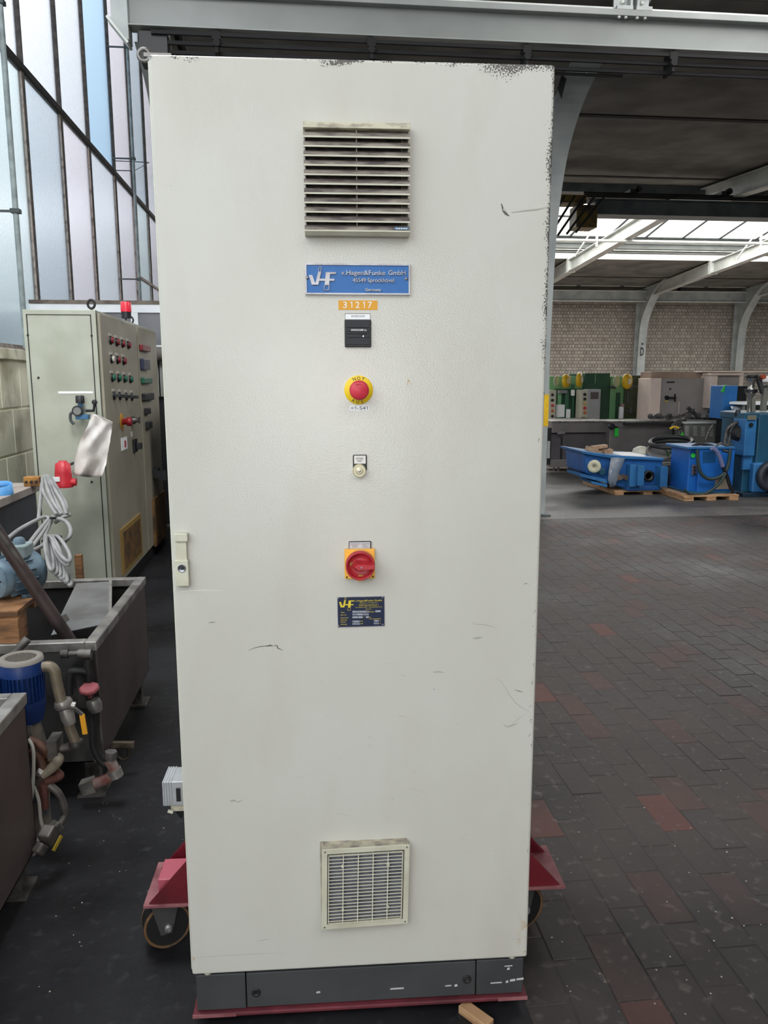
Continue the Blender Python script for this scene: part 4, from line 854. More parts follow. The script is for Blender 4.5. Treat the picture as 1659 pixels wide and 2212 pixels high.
# ================================================================== DOLLY
dl = thing('machine_dolly', 'low red steel machinery dolly carrying the beige cabinet on castors', 'dolly', CO, CR)
mDR = M('dolly_red', C(112, 18, 34), .5, rgb2=C(84, 14, 26), scale=6); mDRd = M('dolly_red_scuffed', C(150, 96, 100), .55, rgb2=C(112, 56, 64), scale=12)
B().bb(-.402, .402, -.006, .52, .028, .0385).obj('base_plate', M('plate_edge_red', C(106, 40, 50), .6, rgb2=C(80, 28, 36), scale=8), dl, bevel=.003)
b2 = B(); b2.bb(-.402, -.30, -.0068, -.004, .029, .0375); b2.bb(.33, .402, -.0068, -.004, .029, .0375); b2.obj('scuffed_edge', mDRd, dl, kind='stuff')
B().bb(-.38, .38, .05, .10, .004, .028).bb(-.38, .38, .42, .47, .004, .028).obj('bottom_runner', mDR, dl)
for s in (-1, 1):
    xi = .402*s; xo_ = .566*s
    zw = .146
    B().bb(min(xi*1.005, xo_), max(xi*.97, xo_), .238, .43, zw, zw+.009).obj('wing_plate', mDRd, dl, bevel=.001)
    for y in (.243, .395): B().prism([(xi*1.005, y, zw+.009), (xo_*.975, y, zw+.009), (xi*1.005, y, zw+.180)], (0, .008, 0)).obj('gusset', mDR, dl)
    if s < 0: B().bb(-.532, xi*1.005, .272, .365, zw+.009, zw+.060).obj('box_tube', M('dolly_pink', C(176, 84, 100), .45, rgb2=C(150, 58, 74), scale=4), dl, bevel=.002)
    cs = bpy.data.objects.new('caster', None); COL.objects.link(cs); cs.parent = dl; cs.location = (.522*s if s < 0 else .455, .30, 0); cs.scale = (1.24, 1.24, 1.30); cs.rotation_euler = (0, 0, math.radians(20))
    mW = M('black_wheel', C(20, 20, 22), .6); mT = M('worn_orange_tread', C(116, 84, 52), .8, rgb2=C(70, 54, 40), scale=30)
    B().lathe([(.050, -.020), (.050, .020)], (0, 0, .050), (0, 1, 0), 36).obj('wheel', mW, cs)
    B().tube([(.0475*math.cos(t), -.019, .05+.0475*math.sin(t)) for t in [2*math.pi*k/36 for k in range(36)]], .0035, 6, closed=True).tube([(.0475*math.cos(t), .019, .05+.0475*math.sin(t)) for t in [2*math.pi*k/36 for k in range(36)]], .0035, 6, closed=True).obj('tread_edge', mT, cs)
    f_ = B()
    for y in (-.027, .024): f_.prism([(-.034, y, .108), (.026, y, .108), (.008, y, .036), (-.016, y, .036)], (0, .003, 0))
    f_.bb(-.034, .03, -.03, .03, .105, .110); f_.lathe([(.026, 0), (.026, .010)], (0, 0, .096), (0, 0, 1), 20); f_.obj('fork', M('zinc_fork', C(84, 84, 84), .45, .4), cs)
    B().lathe([(.009, 0), (.009, .006), (.005, .006), (.005, .009)], (0, -.027, .05), (0, -1, 0), 6).obj('axle_bolt', mALU, cs)
# ================================================================== LEFT SIDE
# ---- old control cabinets by the glazing
def fbox(name, label, cat, x0, x1, y0, y1, z0, z1, mat, bevel=.004, part='body'):
    t = thing(name, label, cat, ((x0+x1)/2, (y0+y1)/2, z0)); dx, dy = (x1-x0)/2, (y1-y0)/2
    B().bb(-dx, dx, -dy, dy, 0, z1-z0).obj(part, mat, t, bevel=bevel); return t
mOG = M('old_greenish_grey_paint', C(178, 182, 168), .5, rgb2=C(160, 163, 148), scale=3); mOGd = M('old_door_paint', C(160, 154, 138), .5, rgb2=C(146, 140, 124), scale=3)
LX1 = at(208, 700, Y=5.4).x; LX0 = at(50, 700, Y=5.4).x; LZ = at(130, 669, Y=5.4).z
LY1 = 6.62
lc1 = fbox('old_control_cabinet', 'old greenish grey control cabinet with four rows of push buttons beside the window wall', 'cabinet', LX0, LX1, 5.4, LY1, .08, LZ, mOG)
o1 = lc1.location; hx = (LX1-LX0)/2; hy = (LY1-5.4)/2
B().bb(-hx, hx, -hy, hy, -.08, 0).obj('plinth', mDARK, lc1)
gv = B(); gv.bb(-hx+.022, -hx+.028, -hy-.003, -hy, .0, LZ-.11); gv.bb(hx-.036, hx-.030, -hy-.003, -hy, 0, LZ-.11); gv.bb(-hx+.022, hx-.03, -hy-.003, -hy, LZ-.113, LZ-.109); gv.obj('panel_gap', mDARK, lc1)
B().bb(hx, hx+.018, -hy+.03, hy-.004, .02, LZ-.08-.02).obj('door', mOGd, lc1, bevel=.003)
B().bb(hx-.026, hx+.0, -hy-.006, -hy+.02, 0, LZ-.08).obj('corner_post', mOG, lc1, bevel=.002)
mBR_ = M('button_red', C(120, 30, 38), .4); mBG = M('button_green', C(20, 96, 72), .4); mBW = M('button_white', C(190, 188, 180), .4); mLB = M('engraved_label', C(196, 192, 182), .6)
XF = LX1+.018
def fp(px, py, X=XF): return at(px, py, X=X)-o1
def pushbutton(par, p, mat, selector=False, ori=Vector((1, 0, 0))):
    t = bpy.data.objects.new('selector_switch' if selector else 'push_button', None); COL.objects.link(t); t.parent = par; t.location = p
    B().lathe([(.030, 0), (.030, .008), (.022, .012)], (0, 0, 0), ori, 16).obj('bezel', mBLACK, t)
    if selector: B().bb(.01, .05, -.026, .026, -.012, .012).obj('knob', mBLACK, t, bevel=.003)
    else: B().lathe([(.022, .0), (.022, .018), (.017, .021)], (.004, 0, 0), ori, 16).obj('cap', mat, t)
rows = [((238, 735), (251, 739), (263.5, 742.5), (276, 745.5), mBR_), ((240, 775.5), (253, 777.5), (266, 780), None, mBR_), ((241.5, 815.5), (255, 816.5), (268, 818), (280.5, 819.5), mBG), ((245.5, 854.5), (258, 855.5), (272, 856.5), (284, 857.5), None)]
for ri_, row in enumerate(rows):
    for k, q in enumerate(row[:4]):
        if q is None: continue
        p = fp(*q); mt = row[4]
        if ri_ == 1 and k == 0: mt = mBW
        pushbutton(lc1, p, mt or mBLACK, selector=(row[4] is None))
        l = fp(q[0]-1, q[1]-12); B().bb(l.x, l.x+.002, l.y-.045, l.y+.045, l.z-.009, l.z+.009).obj('button_label', mLB, lc1)
# e-stop on old cabinet
p = fp(263, 911); t = bpy.data.objects.new('emergency_stop', None); COL.objects.link(t); t.parent = lc1; t.location = p
B().lathe([(.06, 0), (.06, .004)], (0, 0, 0), (1, 0, 0), 28).obj('yellow_disc', M('old_yellow', C(206, 152, 42), .6), t)
B().lathe([(.022, 0), (.022, .03), (.032, .034), (.032, .06), (.026, .066)], (.004, 0, 0), (1, 0, 0), 24).obj('mushroom_button', M('old_estop_red', C(140, 26, 36), .45), t)
p = fp(284, 908); B().lathe([(.03, 0), (.03, .02), (.014, .045), (.03, .06)], p, (1, 0, 0), 18).obj('key_switch', mINOX, lc1)
p = fp(268, 958); B().bb(p.x, p.x+.003, p.y-.10, p.y+.10, p.z-.045, p.z+.045).obj('warning_notice', mWHITE, lc1)
B().bb(p.x+.0032, p.x+.0045, p.y-.0, p.y+.05, p.z-.03, p.z+.02).obj('notice_red_mark', M('notice_red', C(180, 60, 80), .6), lc1)
p = fp(289, 962); b2 = B(); b2.bb(p.x, p.x+.02, p.y-.05, p.y+.05, p.z-.05, p.z+.05); b2.bb(p.x+.02, p.x+.06, p.y-.02, p.y+.02, p.z-.03, p.z+.02); b2.obj('door_lock', mBLACK, lc1, bevel=.004)
p = fp(284, 938); B().bb(p.x, p.x+.003, p.y-.03, p.y+.03, p.z-.02, p.z+.02).obj('lock_label', mLB, lc1)
# air filter grille in brown
ga, gb = fp(258, 1145), fp(302, 1130); gc = fp(262, 1245)
mBRN = M('rusty_mesh', C(120, 88, 48), .7, rgb2=C(70, 56, 40), scale=12)
b2 = B(); b2.bb(ga.x, ga.x+.012, ga.y, gb.y, gc.z, ga.z); b2.obj('filter_frame', M('ochre_frame', C(150, 122, 68), .6), lc1); B().bb(ga.x+.012, ga.x+.016, ga.y+.06, gb.y-.06, gc.z+.03, ga.z-.03).obj('filter_mesh', mBRN, lc1)
# small screws on the end panel
for px, py in ((60, 724), (198, 725), (83, 816), (198, 1041)): q = at(px, py, Y=5.4)-o1; B().lathe([(.008, 0), (.006, .006)], (q.x, -hy, q.z), (0, -1, 0), 8).obj('panel_screw', mDARK, lc1)
q0, q1 = at(126, 848, Y=5.4)-o1, at(201, 848, Y=5.4)-o1; B().bb(q0.x, q1.x, -hy-.002, -hy, q0.z-.007, q0.z+.007).obj('label_strip', mWHITE, lc1)
q = at(197, 657, Y=5.45)-o1; B().tube([(q.x+.022*math.cos(t), -hy+.05, q.z+.027*math.sin(t)) for t in [2*math.pi*k/18 for k in range(18)]], .008, 8, closed=True).bb(q.x-.006, q.x+.006, -hy+.044, -hy+.056, LZ-.08, q.z-.022).obj('lifting_eye', mDARK, lc1)
# beacon
q = at(274, 700, Y=6.1); bc = thing('beacon_light', 'red topped black signal beacon on the old control cabinet', 'beacon', (q.x, 6.1, LZ))
zz = at(272, 674, Y=6.1).z-LZ; zt_ = at(272, 652, Y=6.1).z-LZ
B().lathe([(.035, 0), (.035, zz)], (0, 0, 0), (0, 0, 1), 20).obj('base', mBLACK, bc); B().lathe([(.038, zz), (.038, zt_-.01), (.032, zt_)], (0, 0, 0), (0, 0, 1), 24).obj('red_lens', M('beacon_red', C(214, 40, 60), .3), bc)
# air regulator (mounted on the end panel)
rg = bpy.data.objects.new('air_regulator', None); COL.objects.link(rg); rg.parent = lc1; rg['label'] = 'black and blue compressed air regulator with gauge'
q = at(167, 892, Y=5.3); rg.location = (q.x-o1.x, -hy, q.z-o1.z)
def px2(n_px, Y): return n_px*Y/1724
u = px2(1, 5.3)
B().lathe([(5*u, 0), (5*u, 20*u)], (3*u, -.05, 0), (0, 0, 1), 16).obj('filter_body', M('regulator_blue', C(60, 110, 150), .4), rg)
B().lathe([(9*u, 0), (9*u, 14*u), (7*u, 16*u)], (3*u, -.05, 20*u), (0, 0, 1), 18).obj('adjust_knob', mBLACK, rg)
B().lathe([(11*u, 0), (11*u, .03)], (0, -.07, 4*u), (0, -1, 0), 24).obj('gauge_case', mBLACK, rg); B().lathe([(8*u, 0), (8*u, .003)], (0, -.1, 4*u), (0, -1, 0), 24).obj('gauge_dial', M('gauge_face', C(120, 124, 120), .4), rg)
B().bb(-6*u, 20*u, -.09, -.03, -14*u, -4*u).obj('manifold', M('regulator_blue', C(60, 110, 150), .4), rg, bevel=.004); B().tube(smooth([(-8*u, -.06, 2*u), (-17*u, -.06, -2*u), (-18*u, -.06, -16*u), (-12*u, -.06, -24*u)]), 3*u, 8).obj('outlet_pipe', mSTEELd, rg)
B().tube([(14*u, -.06, 4*u), (30*u, -.06, 4*u), (33*u, -.06, 18*u)], 3*u, 8).lathe([(5*u, 0), (6*u, 5*u), (3*u, 9*u)], (33*u, -.06, 18*u), (0, 0, 1), 12).obj('silencer', mDARK, rg)
# crumpled sheet hanging from the regulator
sh = B(); LL = [(199, 893), (190, 918), (176, 945), (166, 972), (160, 1000), (156, 1024)]; RR_ = [(212, 897), (243, 911), (240, 940), (235, 972), (229, 1003), (221, 1029)]
vs = []; NU, NV = 13, 21
for i in range(NV):
    t = i/(NV-1)*5; a = min(int(t), 4); f = t-a
    l = Vector(LL[a]).lerp(Vector(LL[a+1]), f); r = Vector(RR_[a]).lerp(Vector(RR_[a+1]), f)
    for j in range(NU):
        v = j/(NU-1); q = l.lerp(r, v); fold = .05*math.sin(2.6*(v+.35*i/NV)*math.pi)*(i/NV)+.012*math.sin(9*v+.8*i)+random.uniform(-.005, .005)
        vs.append(at(q.x+random.uniform(-.6, .6), q.y+4*math.sin(v*3.1)*(i/NV), Y=5.16+fold))
sh.add(vs, [(i*NU+j, i*NU+j+1, (i+1)*NU+j+1, (i+1)*NU+j) for i in range(NV-1) for j in range(NU-1)], 0, True)
o = sh.obj('plastic_document_pouch', M('crumpled_clear_film', C(222, 218, 216), .35, rgb2=C(186, 174, 164), scale=4)); s_ = o.modifiers.new('solid', 'SOLIDIFY'); s_.thickness = .0015
props(o, 'crumpled white plastic sheet hanging from the air regulator of the old cabinet', 'plastic sheet')
# red plug
q = at(138, 1052, Y=5.1); pg = thing('red_power_plug', 'red round industrial power plug hanging beside the workbench', 'plug', (q.x, 5.1, q.z))
u = px2(1, 5.1)
B().lathe([(19*u, 0), (20*u, 4*u), (18*u, 12*u), (17*u, 30*u), (15*u, 50*u), (9*u, 53*u), (8*u, 56*u)], (0, 0, 0), (.02, 0, 1), 28).obj('housing', mRED, pg)
B().lathe([(8*u, 0), (8*u, 10*u)], (16*u, 0, 10*u), (1, 0, 0), 14).obj('hinge_cap', mRED, pg); B().bb(-16*u, -2*u, -19*u, -17.5*u, 14*u, 24*u).obj('white_label', mWHITE, pg)
B().bb(-3*u, 3*u, .0, .30, 40*u, 44*u).obj('hook_rod', mDARK, pg)
# second old cabinet behind
x0 = LX0; y2 = 7.55
lc2 = fbox('old_control_cabinet', 'second old grey control cabinet joined behind the one with push buttons', 'cabinet', x0, LX1, LY1+.02, y2, .08, LZ, mOG)
o2 = lc2.location; B().bb(-hx, hx, -(y2-LY1-.02)/2, (y2-LY1-.02)/2, -.08, 0).obj('plinth', mDARK, lc2); B().bb(hx, hx+.018, -.42, .42, .02, LZ-.1).obj('door', mOGd, lc2, bevel=.003)
for (px, py, mt, w_, h_) in ((308, 752, mBR_, .22, .05), (309, 787, M('meter_blue', C(36, 44, 76), .4), .16, .09), (311, 822, mBG, .22, .05), (315, 857, mBLACK, .24, .06), (315, 888, mDARK, .08, .05), (318, 918, mDARK, .09, .06)):
    q = at(px, py, X=XF)-o2; B().bb(q.x, q.x+.03, max(q.y-w_, -.4), min(q.y+w_, .4), q.z-h_/2, q.z+h_/2).obj('control_group', mt, lc2, bevel=.006)
q = at(301, 712, X=LX1-.05)-o2; B().tube([(q.x+.03*math.cos(t), -.38, LZ-.05+.03*math.sin(t)) for t in [2*math.pi*k/16 for k in range(16)]], .007, 8, closed=True).obj('lifting_eye', mDARK, lc2)
q = at(323, 1030, X=XF+.02)-o2; b2 = B(); b2.bb(q.x-.02, q.x+.03, -.1, .0, q.z-.04, q.z+.04); b2.bb(q.x+.03, q.x+.10, -.1, .0, q.z-.06, q.z+.02); b2.obj('main_switch', mBLACK, lc2)
q0, q1 = at(322, 1105, X=XF), at(334, 1200, X=XF); B().bb(XF-o2.x, XF-o2.x+.02, -.2, .38, q1.z, q0.z).obj('filter_frame', mBRN, lc2)
# ---- white partition behind
PY = 8.35
pt = thing('glazed_partition', 'white framed partition with grey panes closing the view behind the old cabinets', 'partition', (-1.7, PY, 0))
pz = at(200, 657, Y=PY).z; pz2 = at(200, 675, Y=PY).z
mPF = M('partition_white', C(236, 239, 244), .5, rgb2=C(222, 226, 232), scale=4); mPG = M('dusty_partition_pane', C(110, 110, 116), .25, rgb2=C(92, 92, 98), scale=2)
B().bb(-.9, 1.7, -.03, .03, pz2, pz).obj('head_rail', mPF, pt); B().bb(-.9, 1.7, -.04, .04, pz, pz+.035).obj('top_capping', M('rusty_capping', C(122, 112, 104), .8, rgb2=C(90, 80, 72), scale=9), pt)
pzm = at(320, 746, Y=PY).z; pzm2 = at(320, 766, Y=PY).z
for px in (62, 292, 440): x = at(px, 700, Y=PY).x+1.7; B().bb(x-.035, x+.035, -.028, .028, 0, pz2).obj('post', mPF, pt)
B().bb(-.9, 1.7, -.03, .03, pzm2, pzm).obj('middle_rail', mPF, pt)
for a_, c_ in ((62, 292), (292, 440)):
    xa, xb = at(a_, 700, Y=PY).x+1.7+.035, at(c_, 700, Y=PY).x+1.7-.035
    B().bb(xa, xb, -.006, .006, pzm, pz2).obj('pane', mPG, pt); B().bb(xa, xb, -.01, .01, .02, pzm2-.42).obj('lower_panel', M('black_sheet', C(36, 37, 42), .6, rgb2=C(28, 29, 34), scale=3), pt)
xa, xb = at(300, 790, Y=PY-.05).x+1.7, at(360, 790, Y=PY-.05).x+1.7
for k in range(7): x = xa+(xb-xa)*k/7; B().bb(x, x+.05, -.08, -.07, pzm2-.42, pzm2-.06).obj('curtain_strip', M('strip_grey', C(150, 150, 146), .6), pt)
q = at(327, 765, Y=PY-.1); rl = B().lathe([(.07, -.16), (.07, .3)], (q.x, PY-.16, q.z), (1, 0, 0), 14).obj('blind_roll', M('roll_grey', C(104, 100, 96), .8), None); props(rl, 'grey rolled strip blind fixed under the middle rail of the partition', 'blind')
# dark machine housing behind, lower
mh = fbox('dark_machine_housing', 'dark grey machine housing standing in shade behind the old cabinets', 'machine', -.98, -.25, 6.9, 8.1, 0, 1.35, M('housing_dark', C(58, 60, 66), .6, rgb2=C(44, 46, 52), scale=2), .01, 'housing')
B().bb(-.36, .36, -.605, -.6, .1, .95).obj('front_door', M('housing_dark2', C(50, 52, 58), .6), mh); B().bb(-.30, -.27, -.62, -.6, .5, .62).obj('door_pull', mDARK, mh)
# ---- workbench at the left with grey side
TX1 = at(88, 1043, Z=.97).x
wbn = thing('metal_workbench', 'grey metal workbench with a dusty top at the left edge', 'workbench', ((TX1-2.5)/2, 4.08, 0)); wx = (TX1+2.5)/2; wx0 = TX1-wbn.location.x
B().bb(-2.5-wbn.location.x, wx0, -.34, .34, .93, .97).obj('bench_top', M('dusty_bench_top', C(164, 154, 148), .8, rgb2=C(140, 130, 124), scale=7), wbn, bevel=.003)
B().bb(-2.4-wbn.location.x, wx0-.03, -.335, .32, .12, .93).obj('cabinet_body', M('bench_side_grey', C(72, 76, 84), .6, rgb2=C(58, 60, 66), scale=3, stretch=(1, 1, .3)), wbn)
for sx1 in (-2.35-wbn.location.x, wx0-.08):
    for sy in (-.29, .29): B().bb(sx1-.02, sx1+.02, sy-.02, sy+.02, 0, .12).obj('leg', mDARK, wbn)
# strap roll, wire loop, block on bench
q = at(2, 1055, Z=1.0); sr = thing('blue_strap_roll', 'ring of blue packing strap lying on the metal workbench', 'strap roll', (q.x, q.y, .972))
B().lathe([(.055, 0), (.055, .05), (.050, .05), (.050, 0), (.055, 0)], (0, 0, .0), (0, 0, 1), 28, cap=False).obj('strap', M('strap_blue', C(84, 150, 210), .4), sr); sr.rotation_euler = (math.radians(12), 0, 0)
q = at(10, 1036, Z=.97); B().tube([(q.x-.03, 4.2, .975), (q.x-.03, 4.2, 1.03), (q.x+.05, 4.2, 1.03), (q.x+.05, 4.2, .975)], .006, 6).obj('bent_wire', mALU, None); props(bpy.data.objects['bent_wire'], 'bent steel wire standing at the back of the workbench top', 'wire')
q = at(73, 1036, Z=1.0); bk = thing('brass_terminal_block', 'small brown terminal block on the back corner of the workbench', 'terminal block', (q.x, 4.28, .97)); B().bb(-.035, .045, -.03, .03, 0, .05).obj('block', M('old_brass_brown', C(176, 124, 56), .6, rgb2=C(110, 74, 40), scale=20), bk, bevel=.003)
for k in range(3): B().lathe([(.007, 0), (.007, .01)], (-.02+.025*k, -.03, .025), (0, -1, 0), 8).obj('terminal_screw', mDARK, bk)
# ---- cable bundle
cbn = thing('cable_bundle', 'bundle of grey power cable looped and tied, hanging off the workbench corner', 'cable', at(100, 1040, Y=4.1))
oc = cbn.location; mCB = M('grey_cable', C(150, 150, 150), .55, rgb2=C(126, 126, 126), scale=10)
def pl_(pts): return [at(x, y, Y=Y_)-oc for x, y, Y_ in pts]
paths = [([(92, 1030, 4.1), (93, 1060, 3.8), (108, 1090, 3.6), (122, 1112, 3.5)]), ([(96, 1028, 4.1), (104, 1060, 3.75), (118, 1090, 3.6), (134, 1112, 3.5)]), ([(100, 1028, 4.1), (112, 1060, 3.8), (126, 1092, 3.6), (138, 1114, 3.5)]),
         ([(104, 1028, 4.1), (120, 1060, 3.75), (135, 1085, 3.6), (144, 1112, 3.5)]), ([(108, 1030, 4.1), (130, 1065, 3.8), (143, 1092, 3.6), (140, 1116, 3.5)]),
         ([(112, 1117, 3.5), (140, 1125, 3.4), (152, 1142, 3.35), (150, 1160, 3.3), (134, 1172, 3.3), (112, 1172, 3.3)]),
         ([(15, 1165, 3.2), (40, 1145, 3.3), (70, 1128, 3.4), (95, 1117, 3.5), (108, 1121, 3.5)]),
         ([(90, 1045, 4.0), (88, 1075, 3.9), (83, 1120, 3.7)]),
         ([(105, 1122, 3.5), (85, 1145, 3.4), (62, 1175, 3.3)]), ([(108, 1124, 3.5), (92, 1150, 3.4), (70, 1180, 3.3)]), ([(111, 1124, 3.5), (98, 1155, 3.4), (96, 1175, 3.3), (75, 1187, 3.3)]),
         ([(150, 1112, 3.5), (135, 1118, 3.45), (120, 1128, 3.5)])]
for p in paths: B().tube(smooth(pl_(p), 6), .0085, 8).obj('cable_strand', mCB, cbn)
for k in range(8):
    ex, ey = (112+8*k, 1232+6.5*k) if k < 6 else (150-3*(k-6), 1212+8*(k-6)); sxp, syp = 100+k*2.5, 1158; ax_ = Vector((ex-sxp, ey-syp)); c2 = Vector(((ex+sxp)/2, (ey+syp)/2)); pr_ = Vector((ax_.y, -ax_.x)).normalized()*(7+1.6*(k % 4))
    lp = [tuple(c2+ax_*.5*math.cos(t)+pr_*math.sin(t))+(3.12-.14*math.cos(t)+.03*math.sin(t+k),) for t in [2*math.pi*i/14 for i in range(14)]]
    B().tube(smooth([at(x, y, Y=Y_)-oc for x, y, Y_ in lp], 4, closed=True), .0075, 8, closed=True).obj('cable_strand', mCB, cbn)
b2 = B(); 
for c_ in ((128, 1115, 3.48), (112, 1164, 3.26)):
    p = at(*c_[:2], Y=c_[2])-oc; b2.tube([(p.x+.036*math.cos(t), p.y+.03*math.sin(t), p.z+.006*math.cos(t)) for t in [2*math.pi*k/14 for k in range(14)]], .006, 6, closed=True)
b2.obj('tie_wrap', mDARK, cbn)
# ---- rear tank
RT_X = at(205, 1385, Z=.6).x; TY0 = 2.79; TY1 = 3.72; TX0 = -1.95; TZ = .6
def tank(name, label, x0, x1, y0, y1, z, zbot, parts=None):
    t = thing(name, label, 'tank', ((x0+x1)/2, (y0+y1)/2, 0)); dx, dy = (x1-x0)/2, (y1-y0)/2; rw_ = .035
    B().bb(dx-.004, dx, -dy, dy, zbot, z-.01).obj('side_panel', mINOXr, t); B().bb(-dx, -dx+.004, -dy, dy, zbot, z-.01).obj('side_panel', mINOXr, t)
    B().bb(-dx, dx, -dy, -dy+.004, zbot, z-.01).obj('front_panel', mINOXd, t); B().bb(-dx, dx, dy-.004, dy, zbot, z-.01).obj('back_panel', mINOXd, t)
    B().bb(-dx, dx, -dy, dy, zbot, zbot+.004).obj('bottom_panel', mINOXd, t)
    for q in ((-dx+rw_, dx-rw_, -dy-.006, -dy+rw_), (-dx+rw_, dx-rw_, dy-rw_, dy+.006), (dx-rw_, dx+.006, -dy-.006, dy+.006), (-dx-.006, -dx+rw_, -dy-.006, dy+.006)): B().bb(q[0], q[1], q[2], q[3], z-.035, z).obj('rim', mRIM, t, bevel=.003)
    B().bb(dx-.03, dx+.003, -dy-.003, -dy+.01, zbot, z-.035).obj('corner_edge', mINOX, t)
    for sx1 in (-1, 1):
        for sy in (-1, 1):
            lg = B(); lg.bb(sx1*(dx-.05)-.025, sx1*(dx-.05)+.025, sy*(dy-.06)-.025, sy*(dy-.06)+.025, .008, zbot); lg.obj('leg', mPIPEg, t); B().bb(sx1*(dx-.05)-.05, sx1*(dx-.05)+.05, sy*(dy-.06)-.06, sy*(dy-.06)+.05, 0, .008).obj('foot_plate', mPIPEg, t)
    return t, dx, dy
tk, dx, dy = tank('steel_tank', 'open stainless steel tank with pump and pipes standing in front of the old cabinets', TX0, RT_X, TY0, TY1, TZ, .14)
ot = tk.location
# baffle inside
xa = at(232, 1262, Z=.57).x-ot.x
b2 = B(); b2.prism([(-.0+(at(238, 1262, Y=3.62).x-ot.x), 3.62-ot.y, .56), (at(238, 1262, Y=3.62).x-ot.x, 3.60-ot.y, .2), (at(232, 1330, Y=3.15).x-ot.x, 3.12-ot.y, .2), (at(234, 1330, Y=3.15).x-ot.x, 3.15-ot.y, .50)], (.006, 0, 0)); 
A_, B_, C_ = at(239, 1256, Y=3.64), at(165, 1260, Y=3.64), at(238, 1345, Y=3.10)
nn = (B_-A_).cross(C_-A_); dd = ray(110, 1372); D_ = CAM+dd*((A_-CAM).dot(nn)/dd.dot(nn))
b2 = B(); b2.prism([p-ot for p in (A_, B_, D_, C_)], nn.normalized()*-.004); b2.obj('baffle_sheet', M('shiny_baffle', C(158, 158, 164), .3, .8, rgb2=C(120, 118, 120), scale=5), tk)
P = [A_-ot, C_-ot]; B().bar(P[0], P[1], .012, .02).obj('baffle_edge', mRIM, tk)
# piping on the tank front
FY = TY0-.05-ot.y
def fq(px, py, Y=TY0-.06): return at(px, py, Y=Y)-ot
b2 = B(); b2.tube([fq(133, 1413), fq(196, 1410)], .010, 8); 
for px in (140, 177, 190): b2.lathe([(.017, -.012), (.017, .012)], fq(px, 1412), (1, 0, 0), 8)
b2.obj('hose_fitting', mPIPEg, tk)
B().tube(smooth([fq(192, 1422), fq(190, 1440), fq(194, 1462), fq(192, 1490), fq(196, 1520), fq(200, 1570), fq(202, 1610), fq(215, 1640), fq(228, 1652)]), .014, 10).obj('hose', mDARK, tk)
B().tube(smooth([fq(195, 1452), fq(170, 1450), fq(152, 1452), fq(150, 1478), fq(150, 1500)], 5), .014, 8).obj('hose', mDARK, tk)
b2 = B(); p = fq(193, 1490, TY0-.09); b2.lathe([(.034, 0), (.036, .006), (.03, .012)], p, (0, -.3, 1), 8); b2.lathe([(.008, -.03), (.008, 0)], p, (0, 0, 1), 8); b2.obj('valve_handwheel', M('faded_pink_handwheel', C(146, 74, 80), .5), tk)
B().lathe([(.022, 0), (.026, .02), (.02, .045)], fq(200, 1512, TY0-.08), (.3, 0, -1), 12).obj('valve_body', mRIM, tk)
b2 = B(); p = fq(177, 1474, TY0-.02); b2.bb(p.x-.022, p.x+.022, TY0-.008-ot.y, TY0-.004-ot.y, p.z-.008, p.z+.008); b2.obj('label_plate', mWHITE, tk)
B().bb(fq(160, 1500).x, fq(188, 1500).x, TY0-.03-ot.y, TY0-ot.y, fq(160, 1540).z, fq(160, 1462).z).obj('junction_box', mINOXd, tk, bevel=.004)
# drain pipe at the foot
dp = B(); dp.tube(smooth([fq(234, 1640), fq(244, 1655), fq(246, 1668), fq(236, 1680), fq(212, 1690), fq(185, 1699)], 5), .020, 10); dp.obj('drain_pipe', M('reddish_pipe', C(120, 66, 62), .6, rgb2=C(150, 140, 134), scale=18), tk)
b2 = B(); b2.bar(fq(177, 1702), fq(205, 1693), .045, .045); b2.lathe([(.026, 0), (.026, .03)], fq(246, 1662), (.3, 0, -1), 10); b2.lathe([(.022, 0), (.022, .03)], fq(239, 1640), (.1, 0, 1), 6); b2.obj('pipe_coupling', mRIM, tk, kind='stuff')
# bracket with U-loop at the right lower edge
b2 = B(); a_ = at(240, 1608, Y=2.95)-ot; c_ = at(290, 1608, Y=2.95)-ot; b2.bar(a_, c_, .02, .02); 
lp = [at(x, y, Y=2.95)-ot for x, y in ((250, 1612), (250, 1628), (258, 1639), (268, 1640), (277, 1632), (279, 1616), (288, 1616))]
b2.tube(smooth(lp, 5), .006, 8); b2.obj('pipe_bracket', mPIPE, tk)
# ---- vertical blue pump motor between the tanks
pm = thing('blue_pump_motor', 'blue vertical pump motor with finned body between the two tanks', 'motor', (at(52, 1500, Y=2.5).x, 2.5, .0)); u = 2.62/1700; op = pm.location
zt_, zm_, zb_ = at(52, 1420, Y=2.5).z, at(52, 1446, Y=2.5).z, at(52, 1508, Y=2.5).z; zbb = at(52, 1555, Y=2.5).z
mPB = M('pump_blue', C(18, 54, 116), .45, rgb2=C(14, 40, 92), scale=5)
B().lathe([(43*u, zm_-.01), (43*u, zt_-.008), (40*u, zt_), (30*u, zt_)], (0, 0, 0), (0, 0, 1), 36, cap=False).obj('fan_cowl', mPB, pm)
B().lathe([(43.5*u, zt_-.010), (42*u, zt_+.002), (30*u, zt_+.003), (30*u, zt_-.004)], (0, 0, 0), (0, 0, 1), 36, cap=False).obj('dusty_cowl_rim', M('dust_grey', C(128, 122, 116), .9), pm)
gb2 = B(); gb2.lathe([(30*u, zt_-.006), (0, zt_-.006)], (0, 0, 0), (0, 0, 1), 24)
gb2.obj('fan_guard_base', mDARK, pm); gb2 = B()
for k in range(-5, 6): h_ = math.sqrt(max(0, 30**2-(5.6*k)**2))*u; gb2.bb(5.6*k*u-.0012, 5.6*k*u+.0012, -h_, h_, zt_-.004, zt_); gb2.bb(-h_, h_, 5.6*k*u-.0012, 5.6*k*u+.0012, zt_-.004, zt_)
